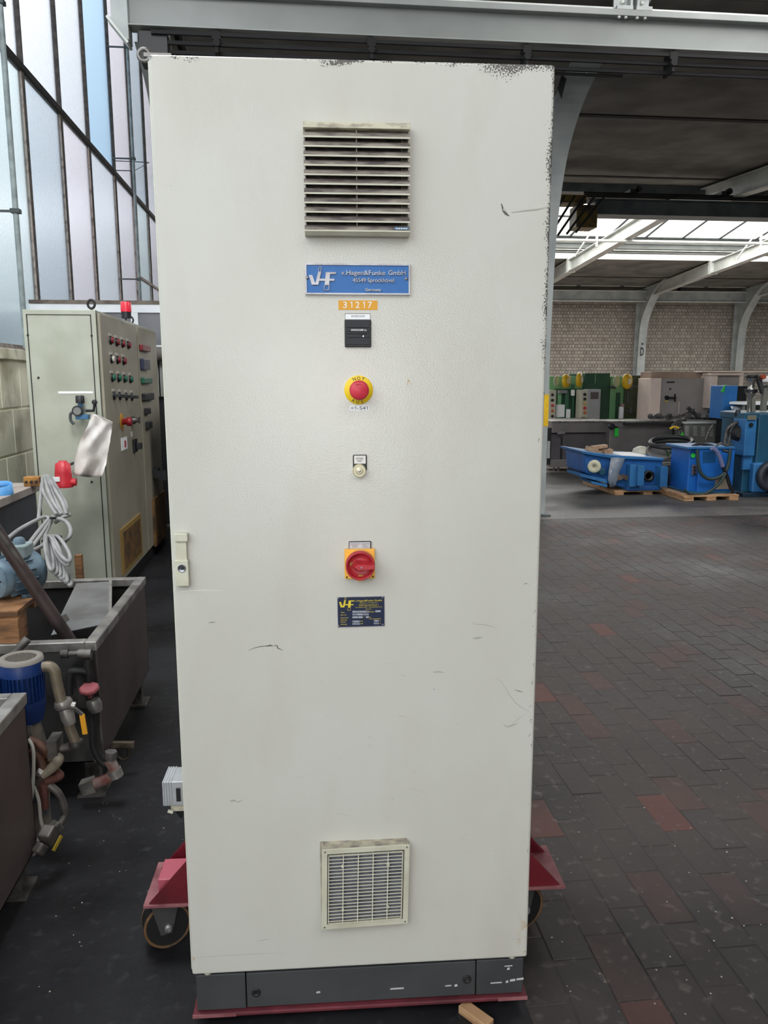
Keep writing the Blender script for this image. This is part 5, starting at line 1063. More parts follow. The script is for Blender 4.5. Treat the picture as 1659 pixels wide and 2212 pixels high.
gb2.obj('fan_guard', M('guard_grey', C(104, 98, 92), .8), pm)
B().lathe([(36*u, zb_), (36*u, zm_-.01)], (0, 0, 0), (0, 0, 1), 36).obj('stator_body', mPB, pm)
for k in range(30):
    t = 2*math.pi*k/30; 
    B().box((38.5*u*math.cos(t), 38.5*u*math.sin(t), (zb_+zm_)/2-.004), (7*u, .003, zm_-zb_-.012), 0, Matrix.Rotation(t, 3, 'Z')).obj('cooling_fin', mPB, pm)
B().lathe([(34*u, zbb), (41*u, zb_-.03), (41*u, zb_)], (0, 0, 0), (0, 0, 1), 36).obj('lower_flange', mPB, pm)
B().bb(-75*u, -34*u, -.05, .05, zb_+.02, zm_-.012).obj('terminal_box', mPB, pm, bevel=.006)
pu = B(); pu.bb(-.02, .03, -.05, .02, zbb-.09, zbb); pu.lathe([(.05, .02), (.055, zbb-.08), (.04, zbb)], (.0, 0, 0), (0, 0, 1), 18); pu.obj('pump_housing', M('pump_cream', C(120, 112, 100), .7, rgb2=C(64, 64, 76), scale=18), pm)
# pipe from the pump over to the drain
def pq(px, py, Y=2.45): return at(px, py, Y=Y)-op
B().tube(smooth([pq(93, 1441), pq(108, 1440), pq(118, 1450), pq(122, 1470), pq(130, 1505), pq(135, 1522)], 5), .017, 12).obj('elbow_pipe', mPIPE, pm)
vb_ = B(); vb_.lathe([(.026, -.012), (.03, 0), (.026, .012)], pq(137, 1520), (.25, 0, -1), 10); vb_.lathe([(.02, 0), (.023, .03), (.018, .055)], pq(140, 1530), (.25, 0, -1), 10); vb_.tube([pq(150, 1522), pq(163, 1524)], .012, 8); vb_.obj('ball_valve', mRIM, pm)
B().tube(smooth([pq(145, 1545), pq(150, 1570), pq(160, 1595), pq(163, 1608)], 4), .016, 10).obj('down_pipe', mPIPE, pm)
b2 = B(); b2.lathe([(.022, 0), (.024, .012), (.02, .02)], pq(163, 1600), (.1, 0, -1), 10); b2.tube([pq(160, 1610), pq(130, 1618), pq(112, 1612)], .014, 8); b2.bb(pq(108, 1595).x, pq(130, 1595).x, -.09, -.02, pq(108, 1625).z, pq(108, 1590).z); b2.obj('elbow_fitting', mPIPEg, pm)
hv = B(); hv.bar(pq(160, 1530, 2.42), pq(178, 1543, 2.42), .012, .008); hv.obj('valve_stem', mPIPEg, pm); hv = B(); hv.bar(pq(177, 1543, 2.42), pq(184, 1586, 2.42), .016, .008); hv.obj('valve_lever', M('lever_yellow', C(214, 150, 30), .5), pm, label='yellow valve lever', bevel=.002)
B().tube([pq(60, 1380, 2.68), pq(30, 1412, 2.66), pq(-6, 1462, 2.64)], .015, 8).obj('grey_strut', mPIPEg, pm)
# ---- near tank
NX = at(52, 1497, Z=.6).x
nt_, ndx, ndy = tank('steel_tank', 'stainless steel tank cut off by the lower left edge of the picture', -2.0, NX, 1.15, 2.326, .6, .10)
on = nt_.location
B().bb(-ndx+.1, ndx-.10, -ndy+.1, ndy-.10, .50, .53).obj('inner_tray', mINOXd, nt_)
B().bb(-ndx+.03, ndx-.03, -ndy+.03, ndy-.03, .545, .552).obj('lid_sheet', mINOX, nt_)
# tangle of hoses behind the near tank
hs = thing('hose_tangle', 'tangle of brown and cream hoses with fittings between the tanks', 'hose', at(85, 1640, Y=2.42)); oh = hs.location
def hq(pts, Y=2.42): return smooth([at(x, y, Y=Y+(z if z else 0))-oh for x, y, z in pts], 6)
mH1 = M('hose_brown', C(104, 68, 52), .6, rgb2=C(66, 44, 38), scale=14); mH2 = M('hose_cream', C(150, 140, 124), .55, rgb2=C(116, 106, 94), scale=12); mH3 = M('hose_rust', C(92, 54, 48), .7)
for pts, r, mm in (([(62, 1598, 0), (82, 1606, 0), (100, 1622, 0), (98, 1634, .03)], .013, mH1), ([(66, 1620, 0), (82, 1635, 0), (92, 1655, 0), (95, 1668, 0)], .014, mH1), ([(92, 1672, 0), (108, 1662, 0), (122, 1648, 0), (126, 1638, 0), (114, 1635, .03), (104, 1642, .06)], .017, mH2),
                   ([(100, 1688, 0), (118, 1682, 0), (130, 1676, 0), (124, 1668, .03)], .013, mH3), ([(96, 1690, 0), (94, 1720, 0), (95, 1745, 0)], .016, mH3), ([(105, 1695, 0), (125, 1712, 0), (138, 1740, 0), (140, 1760, 0), (128, 1782, -.02)], .012, mPIPEg),
                   ([(82, 1662, 0), (92, 1668, 0)], .02, mRIM)):
    B().tube(hq(pts), r, 10).obj('hose', mm, hs)
b2 = B(); b2.bar(at(128, 1778, Y=2.36)-oh, at(112, 1796, Y=2.34)-oh, .035, .035); b2.bar(at(112, 1790, Y=2.34)-oh, at(96, 1818, Y=2.3)-oh, .04, .05); b2.bar(at(94, 1822, Y=2.3)-oh, at(80, 1845, Y=2.28)-oh, .03, .035); b2.obj('ball_valve', mPIPEg, hs, bevel=.006)
b2 = B(); b2.bar(at(133, 1805, Y=2.33)-oh, at(115, 1838, Y=2.30)-oh, .006, .010); b2.obj('valve_lever', M('lever_dull_yellow', C(150, 126, 40), .5), hs)
for pts in ([(62, 1597, -.02), (72, 1620, -.04), (72, 1680, -.06), (66, 1740, -.08), (58, 1790, -.08), (57, 1835, -.08), (66, 1847, -.08), (80, 1838, -.08), (84, 1810, -.06), (94, 1796, -.05)], [(73, 1700, -.05), (84, 1730, -.05), (88, 1770, -.05), (94, 1790, -.05)]): B().tube(hq(pts), .0055, 8).obj('thin_wire', M('wire_grey', C(150, 146, 138), .6), hs)
# pallet crate and grey motor at the left
cr2 = thing('wooden_pallet', 'weathered brown wooden pallet lying across the steel tank with a grey motor on it', 'pallet', (-1.35, 3.0, .60)); ocr = cr2.location
cx1 = at(40, 1350, Y=2.80).x-ocr.x
for k, (y0, y1) in enumerate(((-.2, -.03), (-.015, .13), (.145, .29))): B().bb(-.5, cx1-.05*k, y0, y1, .098, .118).obj('deck_board', mWOODd, cr2, bevel=.002)
for k, (xx, yy) in enumerate(((cx1-.03, -.19), (cx1-.12, .25), (-.4, -.19), (-.4, .2))): B().bb(xx-.04, xx+.03, yy, yy+.08, 0, .098).obj('block', mWOODd, cr2, bevel=.002)
B().bb(-.5, cx1-.0, -.203, -.186, 0, .09).obj('side_board', mWOODd, cr2, bevel=.002)
mt = thing('electric_motor', 'dusty blue grey electric motor with mesh fan cover on the wooden pallet', 'motor', (at(45, 1215, Y=3.05).x, 3.05, .718)); om = mt.location
mMB = M('dusty_motor_blue', C(112, 134, 148), .6, rgb2=C(78, 98, 116), scale=12)
rz_ = .085; zc2 = .092; mt.scale = (.86, .86, .86)
B().lathe([(.080, -.15), (.082, .02), (.090, .03), (.090, .06), (.06, .07)], (.0, 0, zc2), (.5, .86, 0), 32).obj('motor_body', mMB, mt)
B().lathe([(.0, -.155), (.07, -.155), (.083, -.145), (.083, -.11)], (0, 0, zc2), (.5, .86, 0), 32).obj('fan_cover', mMB, mt)
b2 = B(); dv = Vector((.5, .86, 0)).normalized(); rv = Vector((.86, -.5, 0)).normalized()
for i in range(-5, 6):
    for j in range(-5, 6):
        if i*i+j*j < 26: p = Vector((0, 0, zc2))-dv*.157+rv*i*.011+Vector((0, 0, j*.011)); b2.lathe([(.004, 0), (.004, .002)], p, -dv, 6)
b2.obj('cover_hole', mDARK, mt)
for k in range(9):
    t = math.radians(-60+k*26); c_ = rv*math.cos(t)*.086+Vector((0, 0, math.sin(t)*.086+zc2)); B().bar(c_-dv*.10, c_+dv*.01, .003, .016, rv*math.cos(t)+Vector((0, 0, math.sin(t)))).obj('cooling_fin', mMB, mt)
B().bb(-.06, .045, -.06, .05, zc2+.075, zc2+.13).obj('terminal_box', M('terminal_box_grey', C(150, 164, 166), .6, rgb2=C(120, 134, 138), scale=10), mt, bevel=.006); B().lathe([(.026, 0), (.024, .02), (.015, .028)], (.0, 0, zc2+.13), (0, 0, 1), 14).obj('cable_gland', mMB, mt)
for s in (-1, 1): B().bar(rv*s*.06-dv*.05, rv*s*.06+dv*.0, .03, .02).obj('motor_foot', mMB, mt)
# diagonal tube
B().tube([at(-50, 1085, Y=2.86), at(155, 1390, Y=2.93)], .024, 16).obj('steel_tube', M('rusty_dark_tube', C(78, 66, 64), .5, .4, rgb2=C(54, 46, 46), scale=6), None); props(bpy.data.objects['steel_tube'], 'long dark rusty steel tube leaning diagonally into the open tank', 'tube')
B().tube([at(-5, 1145, Y=2.85), at(162, 1382, Y=2.95)], .007, 8).lathe([(.013, -.012), (.013, .012)], at(140, 1336, Y=2.93), (.4, .1, -.8), 10).obj('thin_rod', mPIPEg, None); props(bpy.data.objects['thin_rod'], 'thin grey rod with a collar lying along the rusty diagonal tube', 'rod')
wp = B(); a_, c_ = at(160, 1200, Y=4.2), at(178, 1250, Y=4.2); wp.bb(a_.x, c_.x, 4.2, 4.24, 0, a_.z); wp.obj('wooden_board', mWOODd, None, bevel=.002); props(bpy.data.objects['wooden_board'], 'brown wooden board standing upright behind the steel tank', 'board')
# ================================================================== RIGHT SIDE MACHINERY
def pbox(t, name, x0, y0, x1, y1, Y, depth, mat, bevel=0, label=None):
    """box whose front face fills the picture rectangle at depth Y"""
    o = t.location; a = at(x0, (y0+y1)/2, Y=Y); c_ = at(x1, (y0+y1)/2, Y=Y); d = at((x0+x1)/2, y0, Y=Y); e_ = at((x0+x1)/2, y1, Y=Y)
    return B().bb(a.x-o.x, c_.x-o.x, Y-o.y, Y+depth-o.y, e_.z-o.z, d.z-o.z).obj(name, mat, t, label=label, bevel=bevel)
def rthing(name, label, cat, px, Y, group=None):
    p = at(px, 900, Y=Y); return thing(name, label, cat, (p.x, Y, 0), group=group)
def R3(t, px, py, Y): return at(px, py, Y=Y)-t.location
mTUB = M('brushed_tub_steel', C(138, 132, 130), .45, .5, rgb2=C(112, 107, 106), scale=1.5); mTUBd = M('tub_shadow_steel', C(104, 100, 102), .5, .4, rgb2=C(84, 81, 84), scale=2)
# long stainless bath
Y = 12.45
t1 = rthing('stainless_bath', 'long stainless bath unit on thin legs in front of the green machines', 'bath', 1250, Y)
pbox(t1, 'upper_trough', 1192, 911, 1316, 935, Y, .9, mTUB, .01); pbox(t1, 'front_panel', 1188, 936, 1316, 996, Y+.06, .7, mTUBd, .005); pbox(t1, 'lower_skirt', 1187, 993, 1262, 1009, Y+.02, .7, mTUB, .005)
pbox(t1, 'worktop_edge', 1190, 909, 1316, 912, Y-.02, .95, mRIM); pbox(t1, 'panel_seam', 1211, 944, 1215, 992, Y+.05, .02, mDARK); pbox(t1, 'end_post', 1182, 925, 1190, 1004, Y+.0, .1, mDARK); pbox(t1, 'level_glass', 1183.5, 953, 1188, 990, Y-.05, .03, mSTEELl)
pbox(t1, 'hinge_box', 1205, 933, 1222, 939, Y-.05, .05, mTUB, .01)
for px in (1199, 1209): p = R3(t1, px, 1000, Y+.1); B().tube([(p.x, .15, 0), (p.x, .15, .2)], .018, 8).obj('leg', mTUB, t1)
for px in (1192, 1308): p = R3(t1, px, 1000, Y+.1); B().bb(p.x-.03, p.x+.03, .6, .66, 0, .3).obj('leg', mTUBd, t1)
t2 = rthing('stainless_tank', 'large plain stainless tank panel behind the blue gearbox', 'tank', 1380, 12.3)
pbox(t2, 'tank_body', 1316, 911, 1452, 1000, 12.3, .5, mTUB, .01); pbox(t2, 'tank_edge', 1314, 909, 1455, 912, 12.28, .55, mRIM)
p = R3(t2, 1320, 921, 12.28); B().lathe([(.05, 0), (.05, .05), (.03, .06)], p, (0, -1, 0), 20).obj('black_port', mBLACK, t2); pbox(t2, 'green_tag', 1328, 925, 1336, 943, 12.27, .01, M('fluo_green', C(40, 190, 60), .5)); pbox(t2, 'tag_clip', 1330, 921, 1336, 925, 12.27, .02, mBLACK)
B().bb(-.4, .4, .1, .45, 0, .2).obj('stand', mDARK, t2)
# green machines
mG1 = M('machine_green_dark', C(40, 82, 58), .5, rgb2=C(32, 66, 46), scale=2); mG2 = M('machine_green_light', C(128, 184, 132), .5, rgb2=C(108, 162, 114), scale=2); mG3 = M('machine_olive', C(72, 76, 50), .6, rgb2=C(56, 66, 44), scale=3)
mGR = M('panel_grey', C(172, 172, 172), .5, rgb2=C(156, 156, 154), scale=2); mGRd = M('panel_grey_dark', C(128, 130, 132), .5)
YG = 14.2
def yellow_wheel(t, px, py, r, Y, tilt):
    p = R3(t, px, py, Y); u = Y/1724
    w_ = bpy.data.objects.new('dial_wheel', None); COL.objects.link(w_); w_.parent = t; w_.location = p
    ax = Vector((math.sin(tilt), -math.cos(tilt), 0))
    B().lathe([(r*u*.6, 0), (r*u, .02), (r*u, .07), (r*u*.55, .09), (0, .09)], (0, 0, 0), ax, 28).obj('wheel_rim', mYEL, w_); B().lathe([(r*u*.4, 0), (r*u*.4, .02)], Vector((0, 0, 0))+ax*.085, ax, 20).obj('wheel_hub', M('hub_cream', C(214, 206, 180), .5), w_)
    B().lathe([(r*u*.75, 0), (r*u*.75, .02)], Vector((-r*u*1.25, 0, 0)), ax, 20).obj('dial_plate', M('dial_pale_green', C(176, 190, 160), .5), w_)
g1 = rthing('green_machine', 'left green machine with pendant panel and yellow handwheels by the cabinet edge', 'machine', 1240, YG)
pbox(g1, 'back_body', 1186, 813, 1262, 912, YG, 1.0, mG2, .01); pbox(g1, 'side_body', 1200, 840, 1258, 912, YG-.15, .14, mG1, .01)
pbox(g1, 'column', 1206, 843, 1212, 910, YG-.2, .1, mG2); pbox(g1, 'column', 1220, 845, 1228, 910, YG-.2, .1, M('green_mid', C(58, 106, 76), .5)); pbox(g1, 'column', 1236, 830, 1240, 910, YG-.22, .1, M('green_mid', C(58, 106, 76), .5))
pbox(g1, 'control_strip', 1186, 843, 1201, 910, YG-.5, .2, M('strip_cream', C(188, 184, 162), .5), .01)
for k, mm in enumerate((mDARK, mDARK, mRED, M('knob_orange', C(190, 100, 50), .5), mDARK)): p = R3(g1, 1193, 853+k*11.5, YG-.5); B().lathe([(.025, 0), (.022, .03)], p, (0, -1, 0), 12).obj('control_knob', mm, g1)
pbox(g1, 'paper_note', 1202, 874, 1219.5, 901, YG-.25, .01, mWHITE); pbox(g1, 'paper_note', 1223, 884, 1232, 912, YG-.27, .01, mWHITE); pbox(g1, 'white_cap', 1235, 842, 1242, 855, YG-.3, .06, mWHITE, .01)
yellow_wheel(g1, 1218, 823, 15, YG-.35, .75); yellow_wheel(g1, 1246, 821, 16, YG-.35, .95)
pbox(g1, 'valve_block', 1208, 843, 1226, 850, YG-.3, .1, mGRd, .01); p = R3(g1, 1251, 808, YG-.2); B().lathe([(.03, 0), (.04, .03), (.02, .06)], p, (0, -1, 0), 14).obj('white_knob', mWHITE, g1)
g2 = rthing('green_cabinet', 'dark green machine cabinet with grey pendant control panel in the far background', 'machine', 1290, YG)
pbox(g2, 'tall_body', 1262, 806, 1316, 912, YG-.1, 1.0, mG1, .01); pbox(g2, 'panel_seam', 1285.5, 808, 1286.5, 828, YG-.11, .01, mG2)
pbox(g2, 'pendant_side', 1254, 842, 1271, 910, YG-.55, .25, M('strip_cream', C(188, 184, 162), .5), .01); pbox(g2, 'pendant_panel', 1270, 841, 1297, 910, YG-.57, .28, mGR, .01); pbox(g2, 'pendant_display', 1276, 847, 1293, 862, YG-.58, .01, M('display_brown', C(96, 84, 78), .4))
for k, mm in enumerate((mDARK, mDARK, M('knob_ochre', C(196, 170, 90), .5), mRED, M('knob_orange', C(190, 100, 50), .5))): p = R3(g2, 1263, 852+k*9.8, YG-.56); B().lathe([(.028, 0), (.022, .035)], p, (0, -1, 0), 12).obj('control_knob', mm, g2)
pbox(g2, 'label_plate', 1256, 901, 1265, 909, YG-.56, .005, mG3)
g3 = rthing('green_machine', 'right green machine with one yellow handwheel and olive doors next to the pink cabinet', 'machine', 1360, YG)
pbox(g3, 'body', 1317, 813, 1406, 912, YG, 1.0, mG2, .01); pbox(g3, 'olive_door', 1349, 811, 1397, 910, YG-.06, .06, mG3, .01); pbox(g3, 'edge_post', 1397, 810, 1409, 911, YG-.1, .3, mG1, .01); pbox(g3, 'dark_gap', 1331, 848, 1339, 910, YG-.04, .03, mG1); pbox(g3, 'ledge', 1313, 904, 1408, 909, YG-.12, .1, mG2)
pbox(g3, 'white_cylinder_box', 1339, 878, 1348, 905, YG-.3, .08, mWHITE, .02); pbox(g3, 'cylinder_head', 1342, 872, 1349, 878, YG-.3, .06, M('head_pink', C(170, 130, 124), .5), .01)
yellow_wheel(g3, 1350, 824, 17, YG-.35, .6)
b2 = B(); b2.tube([R3(g3, 1367, 835, YG-.2), R3(g3, 1387, 833, YG-.2)], .02, 8); b2.tube([R3(g3, 1365, 829, YG-.2), R3(g3, 1363, 842, YG-.2)], .03, 8); b2.tube([R3(g3, 1357, 845, YG-.2), R3(g3, 1356, 870, YG-.2)], .02, 8); b2.tube([R3(g3, 1350, 888, YG-.2), R3(g3, 1370, 889, YG-.2)], .012, 8); b2.tube([R3(g3, 1362, 880, YG-.2), R3(g3, 1362, 893, YG-.2)], .02, 8); b2.tube([R3(g3, 1317, 836, YG-.2), R3(g3, 1330, 837, YG-.2)], .025, 8)
b2.obj('hydraulic_fitting', mSTEELd, g3)
# pale pink switch cabinets
YP = 13.25
mPK = M('salmon_cream_paint', C(240, 220, 206), .5, rgb2=C(230, 208, 194), scale=3); mPKg = M('cabinet_door_grey', C(158, 152, 148), .5, rgb2=C(144, 138, 134), scale=2)
k1 = rthing('switch_cabinet', 'wide pale pink switch cabinet with grey doors and black lever lock', 'cabinet', 1470, YP)
pbox(k1, 'end_post', 1403, 817, 1427, 912, YP-.1, .5, mPK, .01); pbox(k1, 'door', 1426, 817, 1537, 912, YP-.02, .5, mPKg, .01); pbox(k1, 'roof_tray', 1407, 803, 1600, 818, YP+.1, .45, M('roof_tray_tan', C(170, 146, 128), .7, rgb2=C(150, 126, 110), scale=3), .01)
pbox(k1, 'middle_post', 1534, 811, 1549, 882, YP-.25, .35, mPK, .01); pbox(k1, 'front_box', 1549, 812, 1600, 885, YP-.2, .3, mPKg, .01); pbox(k1, 'top_trim', 1536, 806, 1602, 811, YP-.28, .3, mPK, .005); pbox(k1, 'top_trim', 1516, 801, 1659, 804.5, YP-.1, .3, mPK, .005)
pbox(k1, 'pillar', 1598, 806, 1606, 835, YP-.22, .2, mPK, .005)
pbox(k1, 'nameplate_strip', 1441, 824, 1457, 827, YP-.03, .01, mDARK); pbox(k1, 'keyhole', 1446, 839, 1450, 842, YP-.03, .01, mDARK)
b2 = B(); b2.lathe([(.04, 0), (.03, .05)], R3(k1, 1440, 859, YP-.02), (0, -1, 0), 12); b2.bar(R3(k1, 1440, 859, YP-.08), R3(k1, 1460, 859.5, YP-.08), .03, .03); b2.bar(R3(k1, 1458, 851, YP-.08), R3(k1, 1458, 868, YP-.08), .02, .02); b2.obj('lever_lock', mBLACK, k1)
pbox(k1, 'yellow_tag', 1436, 865, 1443, 869, YP-.04, .01, M('knob_ochre', C(196, 170, 90), .5)); pbox(k1, 'door_seam', 1466, 868, 1467, 900, YP-.025, .01, mPK); pbox(k1, 'plinth', 1404, 910, 1600, 1000, YP+.05, .4, mDARK)
# vented long cabinet in front
YV = 12.0
v1 = rthing('vented_machine_bed', 'dark grey machine bed with rows of vent slots and a white top edge', 'machine', 1530, YV)
pbox(v1, 'bed_panel', 1478, 915, 1583, 965, YV, .8, M('bed_olive_grey', C(112, 112, 104), .6, rgb2=C(94, 94, 88), scale=3), .01); pbox(v1, 'top_edge', 1478, 911, 1581, 915, YV-.02, .85, mSTEELl); pbox(v1, 'rear_edge', 1470, 905, 1578, 908, YV+.7, .08, mSTEELl); pbox(v1, 'bed_foot', 1490, 965, 1575, 1005, YV+.1, .6, mDARK)
for c_ in range(6):
    for r_ in range(6): x = 1480+c_*17.5; y = 921+r_*3.6+c_*.6; pbox(v1, 'vent_slot', x, y, x+8, y+1.3, YV-.008, .01, mSTEELl)
# parts heap on top
hp_ = rthing('drive_linkage', 'pile of dark greasy linkage parts lying on the machine bed', 'machine part', 1480, 12.2)
for (a, c_, d, e_, w_) in ((1408, 902, 1440, 900, .05), (1440, 905, 1480, 896, .05), (1465, 900, 1500, 884, .03), (1485, 880, 1510, 902, .05), (1480, 903, 1560, 905, .04), (1527, 890, 1560, 892, .06), (1535, 885, 1540, 904, .04), (1545, 882, 1560, 890, .03), (1417, 894, 1422, 903, .05)): B().bar(R3(hp_, a, c_, 12.15+random.random()*.2), R3(hp_, d, e_, 12.15+random.random()*.2), w_, w_).obj('link_bar', M('greasy_dark', C(56, 54, 54), .6, rgb2=C(96, 92, 88), scale=14), hp_, bevel=.005)
for k in range(9): x = 1404+k*21; B().lathe([(.03, 0), (.045, .03), (.03, .07)], R3(hp_, x, 903+random.uniform(-4, 1), 12.1), (random.uniform(-.6, .6), -.4, 1), 10).obj('knuckle', M('greasy_dark', C(56, 54, 54), .6), hp_)
B().bb(-1.0, 1.2, -.02, .5, at(1480, 911, Y=12.2).z-.04, at(1480, 911, Y=12.2).z).obj('carrier_plate', mDARK, hp_)
# blue box and green tag
bb_ = rthing('blue_panel_box', 'upright plain blue box with a fluorescent green tag', 'box', 1570, 11.6); pbox(bb_, 'box_body', 1562, 833, 1592, 905, 11.6, .4, M('panel_blue', C(40, 110, 180), .5, rgb2=C(50, 124, 196), scale=2), .01); pbox(bb_, 'black_back', 1592, 834, 1612, 903, 11.7, .4, mBLACK); pbox(bb_, 'box_stand', 1566, 905, 1590, 1010, 11.65, .3, mDARK)
b2 = B(); b2.prism([R3(bb_, 1557, 846, 11.55), R3(bb_, 1566, 832, 11.55), R3(bb_, 1568, 830, 11.55), R3(bb_, 1564, 848, 11.55)], (0, .01, 0)); b2.obj('green_tag', M('fluo_green', C(40, 190, 60), .5), bb_)
# white round table rim with foil
rt_ = rthing('white_turntable', 'thin white round table edge wrapped in clear foil near the chrome spindle', 'table', 1620, 11.2); p = R3(rt_, 1632, 873, 11.2)
B().lathe([(.36, 0), (.36, .03), (.33, .035)], p, (0, 0, 1), 40).obj('round_top', mWHITE, rt_); B().lathe([(.05, -p.z), (.05, 0)], p, (0, 0, 1), 12).obj('pedestal', mSTEELd, rt_)
pbox(rt_, 'support_frame', 1606, 876, 1659, 897, 11.15, .1, M('frame_olive', C(92, 98, 88), .6), .01); pbox(rt_, 'white_post', 1604.5, 875, 1609, 915, 11.1, .05, mSTEELl)
fo = B(); fo.add([R3(rt_, 1577, 877, 11.1), R3(rt_, 1604, 877, 11.15), R3(rt_, 1600, 900, 11.0), R3(rt_, 1585, 896, 11.05), R3(rt_, 1590, 885, 10.98)], [(0, 1, 4), (1, 2, 4), (2, 3, 4), (3, 0, 4)], 0, True)
mFOIL = M('clear_foil', C(168, 184, 204), .15, trans=.55, rgb2=C(206, 214, 226), scale=7, bump=.02, bscale=9)
o = fo.obj('clear_foil', mFOIL, rt_); o.modifiers.new('s', 'SOLIDIFY').thickness = .003
# spindle with chrome and arm, far right
sp2 = rthing('spindle_column', 'chrome spindle head with black flange and grey arm at the right edge', 'machine part', 1620, 9.9)
p = R3(sp2, 1620, 870, 9.9); u = 9.95/1724
def zz_(py): return at(1620, py, Y=9.9).z
B().lathe([(12*u, zz_(817)), (13*u, zz_(813)), (13*u, zz_(810)), (9*u, zz_(810))], (p.x, 0, 0), (0, 0, 1), 24).obj('top_flange', mBLACK, sp2)
B().lathe([(6*u, zz_(890)), (6*u, zz_(858)), (11*u, zz_(850)), (11*u, zz_(846)), (7*u, zz_(842)), (7*u, zz_(825)), (11*u, zz_(820)), (12*u, zz_(817))], (p.x, 0, 0), (0, 0, 1), 24).obj('chrome_spindle', M('chrome', C(176, 174, 168), .25, .9, rgb2=C(150, 146, 140), scale=20), sp2)
B().lathe([(14*u, zz_(848)), (14*u, zz_(841))], (p.x, 0, 0), (0, 0, 1), 18).obj('dark_collar', mBLACK, sp2)
b2 = B(); b2.bar(R3(sp2, 1636, 812, 9.9), R3(sp2, 1648, 850, 9.9), .07, .05); b2.bar(R3(sp2, 1652, 838, 9.9), R3(sp2, 1659, 838, 9.9), .1, .08); b2.obj('swing_arm', M('arm_dark', C(60, 62, 64), .5), sp2, bevel=.01)
b2 = B(); b2.bar(R3(sp2, 1653, 838, 9.88), R3(sp2, 1648, 888, 9.88), .06, .06); b2.bar(R3(sp2, 1626, 860, 9.88), R3(sp2, 1626, 890, 9.88), .05, .05); b2.obj('support_post', M('post_grey_green', C(112, 114, 106), .5), sp2)
B().lathe([(.035, 0), (.03, .05)], R3(sp2, 1646, 814, 9.85), (0, -1, 0), 14).obj('rust_red_cap', M('rust_red', C(160, 70, 44), .6), sp2); pbox(sp2, 'white_bottle', 1647, 812, 1675, 826, 9.9, .1, mWHITE, .02)
B().bb(p.x-.04, p.x+.04, .0, .08, zz_(890)-.02, zz_(890)).obj('spindle_foot', mDARK, sp2)
# big blue press
mTQ = M('press_teal_blue', C(30, 84, 112), .5, rgb2=C(24, 66, 90), scale=3); mTL = M('press_bright_blue', C(48, 112, 168), .5, rgb2=C(38, 96, 148), scale=3)
bp_ = rthing('blue_press', 'big teal blue press standing on the floor at the right edge of the picture', 'machine', 1640, 9.6)
pbox(bp_, 'front_plate', 1609, 905, 1633, 985, 9.55, .3, mTL, .01); pbox(bp_, 'body', 1633, 892, 1740, 1078, 9.6, .9, mTQ, .02); pbox(bp_, 'upper_beam', 1608, 892, 1640, 906, 9.6, .6, mTQ, .01); pbox(bp_, 'column', 1604, 970, 1628, 1070, 9.65, .5, mTQ, .01); pbox(bp_, 'column_cover', 1606, 971, 1625, 1015, 9.6, .05, mTL, .005)
pbox(bp_, 'lower_panel', 1626, 1000, 1660, 1064, 9.52, .1, mTL, .02); pbox(bp_, 'label_plate', 1615, 897, 1634, 907, 9.53, .01, M('label_ochre', C(110, 112, 96), .5)); p = R3(bp_, 1622, 918, 9.54); B().lathe([(.03, 0), (.03, .01)], p, (0, -1, 0), 6).obj('lock_badge', mBLACK, bp_)
pbox(bp_, 'base', 1605, 1064, 1740, 1083, 9.5, 1.1, M('press_dark_base', C(16, 40, 58), .5), .01)
p = R3(bp_, 1664, 1028, 9.5); B().lathe([(.20, 0), (.20, .08), (.13, .09), (.12, .02), (0, .02)], p, (0, -1, 0), 36).obj('flywheel', M('flywheel_dark', C(44, 48, 58), .5), bp_)
# blue box unit on a pallet
YB = 9.45
ub = rthing('blue_power_unit', 'bright blue box shaped power unit with louvred front standing on a small pallet', 'machine', 1538, YB)
mUB = M('unit_blue', C(24, 100, 184), .45, rgb2=C(20, 86, 164), scale=3)
pbox(ub, 'side_strip', 1487, 969, 1509, 1066, YB+.06, .5, mUB, .01); pbox(ub, 'front_panel', 1509, 969, 1585, 1066, YB, .55, mUB, .01); pbox(ub, 'base_skirt', 1488, 1062, 1590, 1070, YB-.03, .6, mTQ, .005); pbox(ub, 'top_cover', 1485, 965, 1588, 970, YB-.02, .6, mTL, .005)
for k in range(8): pbox(ub, 'louvre', 1519, 975+k*3.2, 1546, 976.4+k*3.2, YB-.008, .01, mTQ)
b2 = B(); b2.prism([R3(ub, 1548, 1030, YB-.02), R3(ub, 1567, 1028, YB-.02), R3(ub, 1578, 1056, YB-.02), R3(ub, 1544, 1057, YB-.02)], (0, .02, 0)); b2.obj('grey_plate', M('plate_tan_grey', C(140, 134, 118), .6), ub)
pbox(ub, 'control_panel', 1495, 1004, 1507, 1026, YB+.04, .02, M('panel_mauve', C(88, 84, 104), .5), .005)
for k in range(3): B().lathe([(.014, 0), (.014, .02)], R3(ub, 1500, 1009+k*7, YB+.04), (0, -1, 0), 10).obj('panel_knob', mBLACK, ub)
b2 = B(); b2.lathe([(.03, 0), (.03, .008)], R3(ub, 1497, 984, YB+.05), (0, -1, 0), 12); b2.obj('green_sticker', M('fluo_green', C(40, 190, 60), .5), ub)
uc = thing('power_cable', 'loops of grey and black cable draped over the blue power unit', 'cable', at(1540, 966, Y=YB-.1))
def cq(pts, Y): return smooth([at(x, y, Y=Y)-uc.location for x, y in pts], 6)
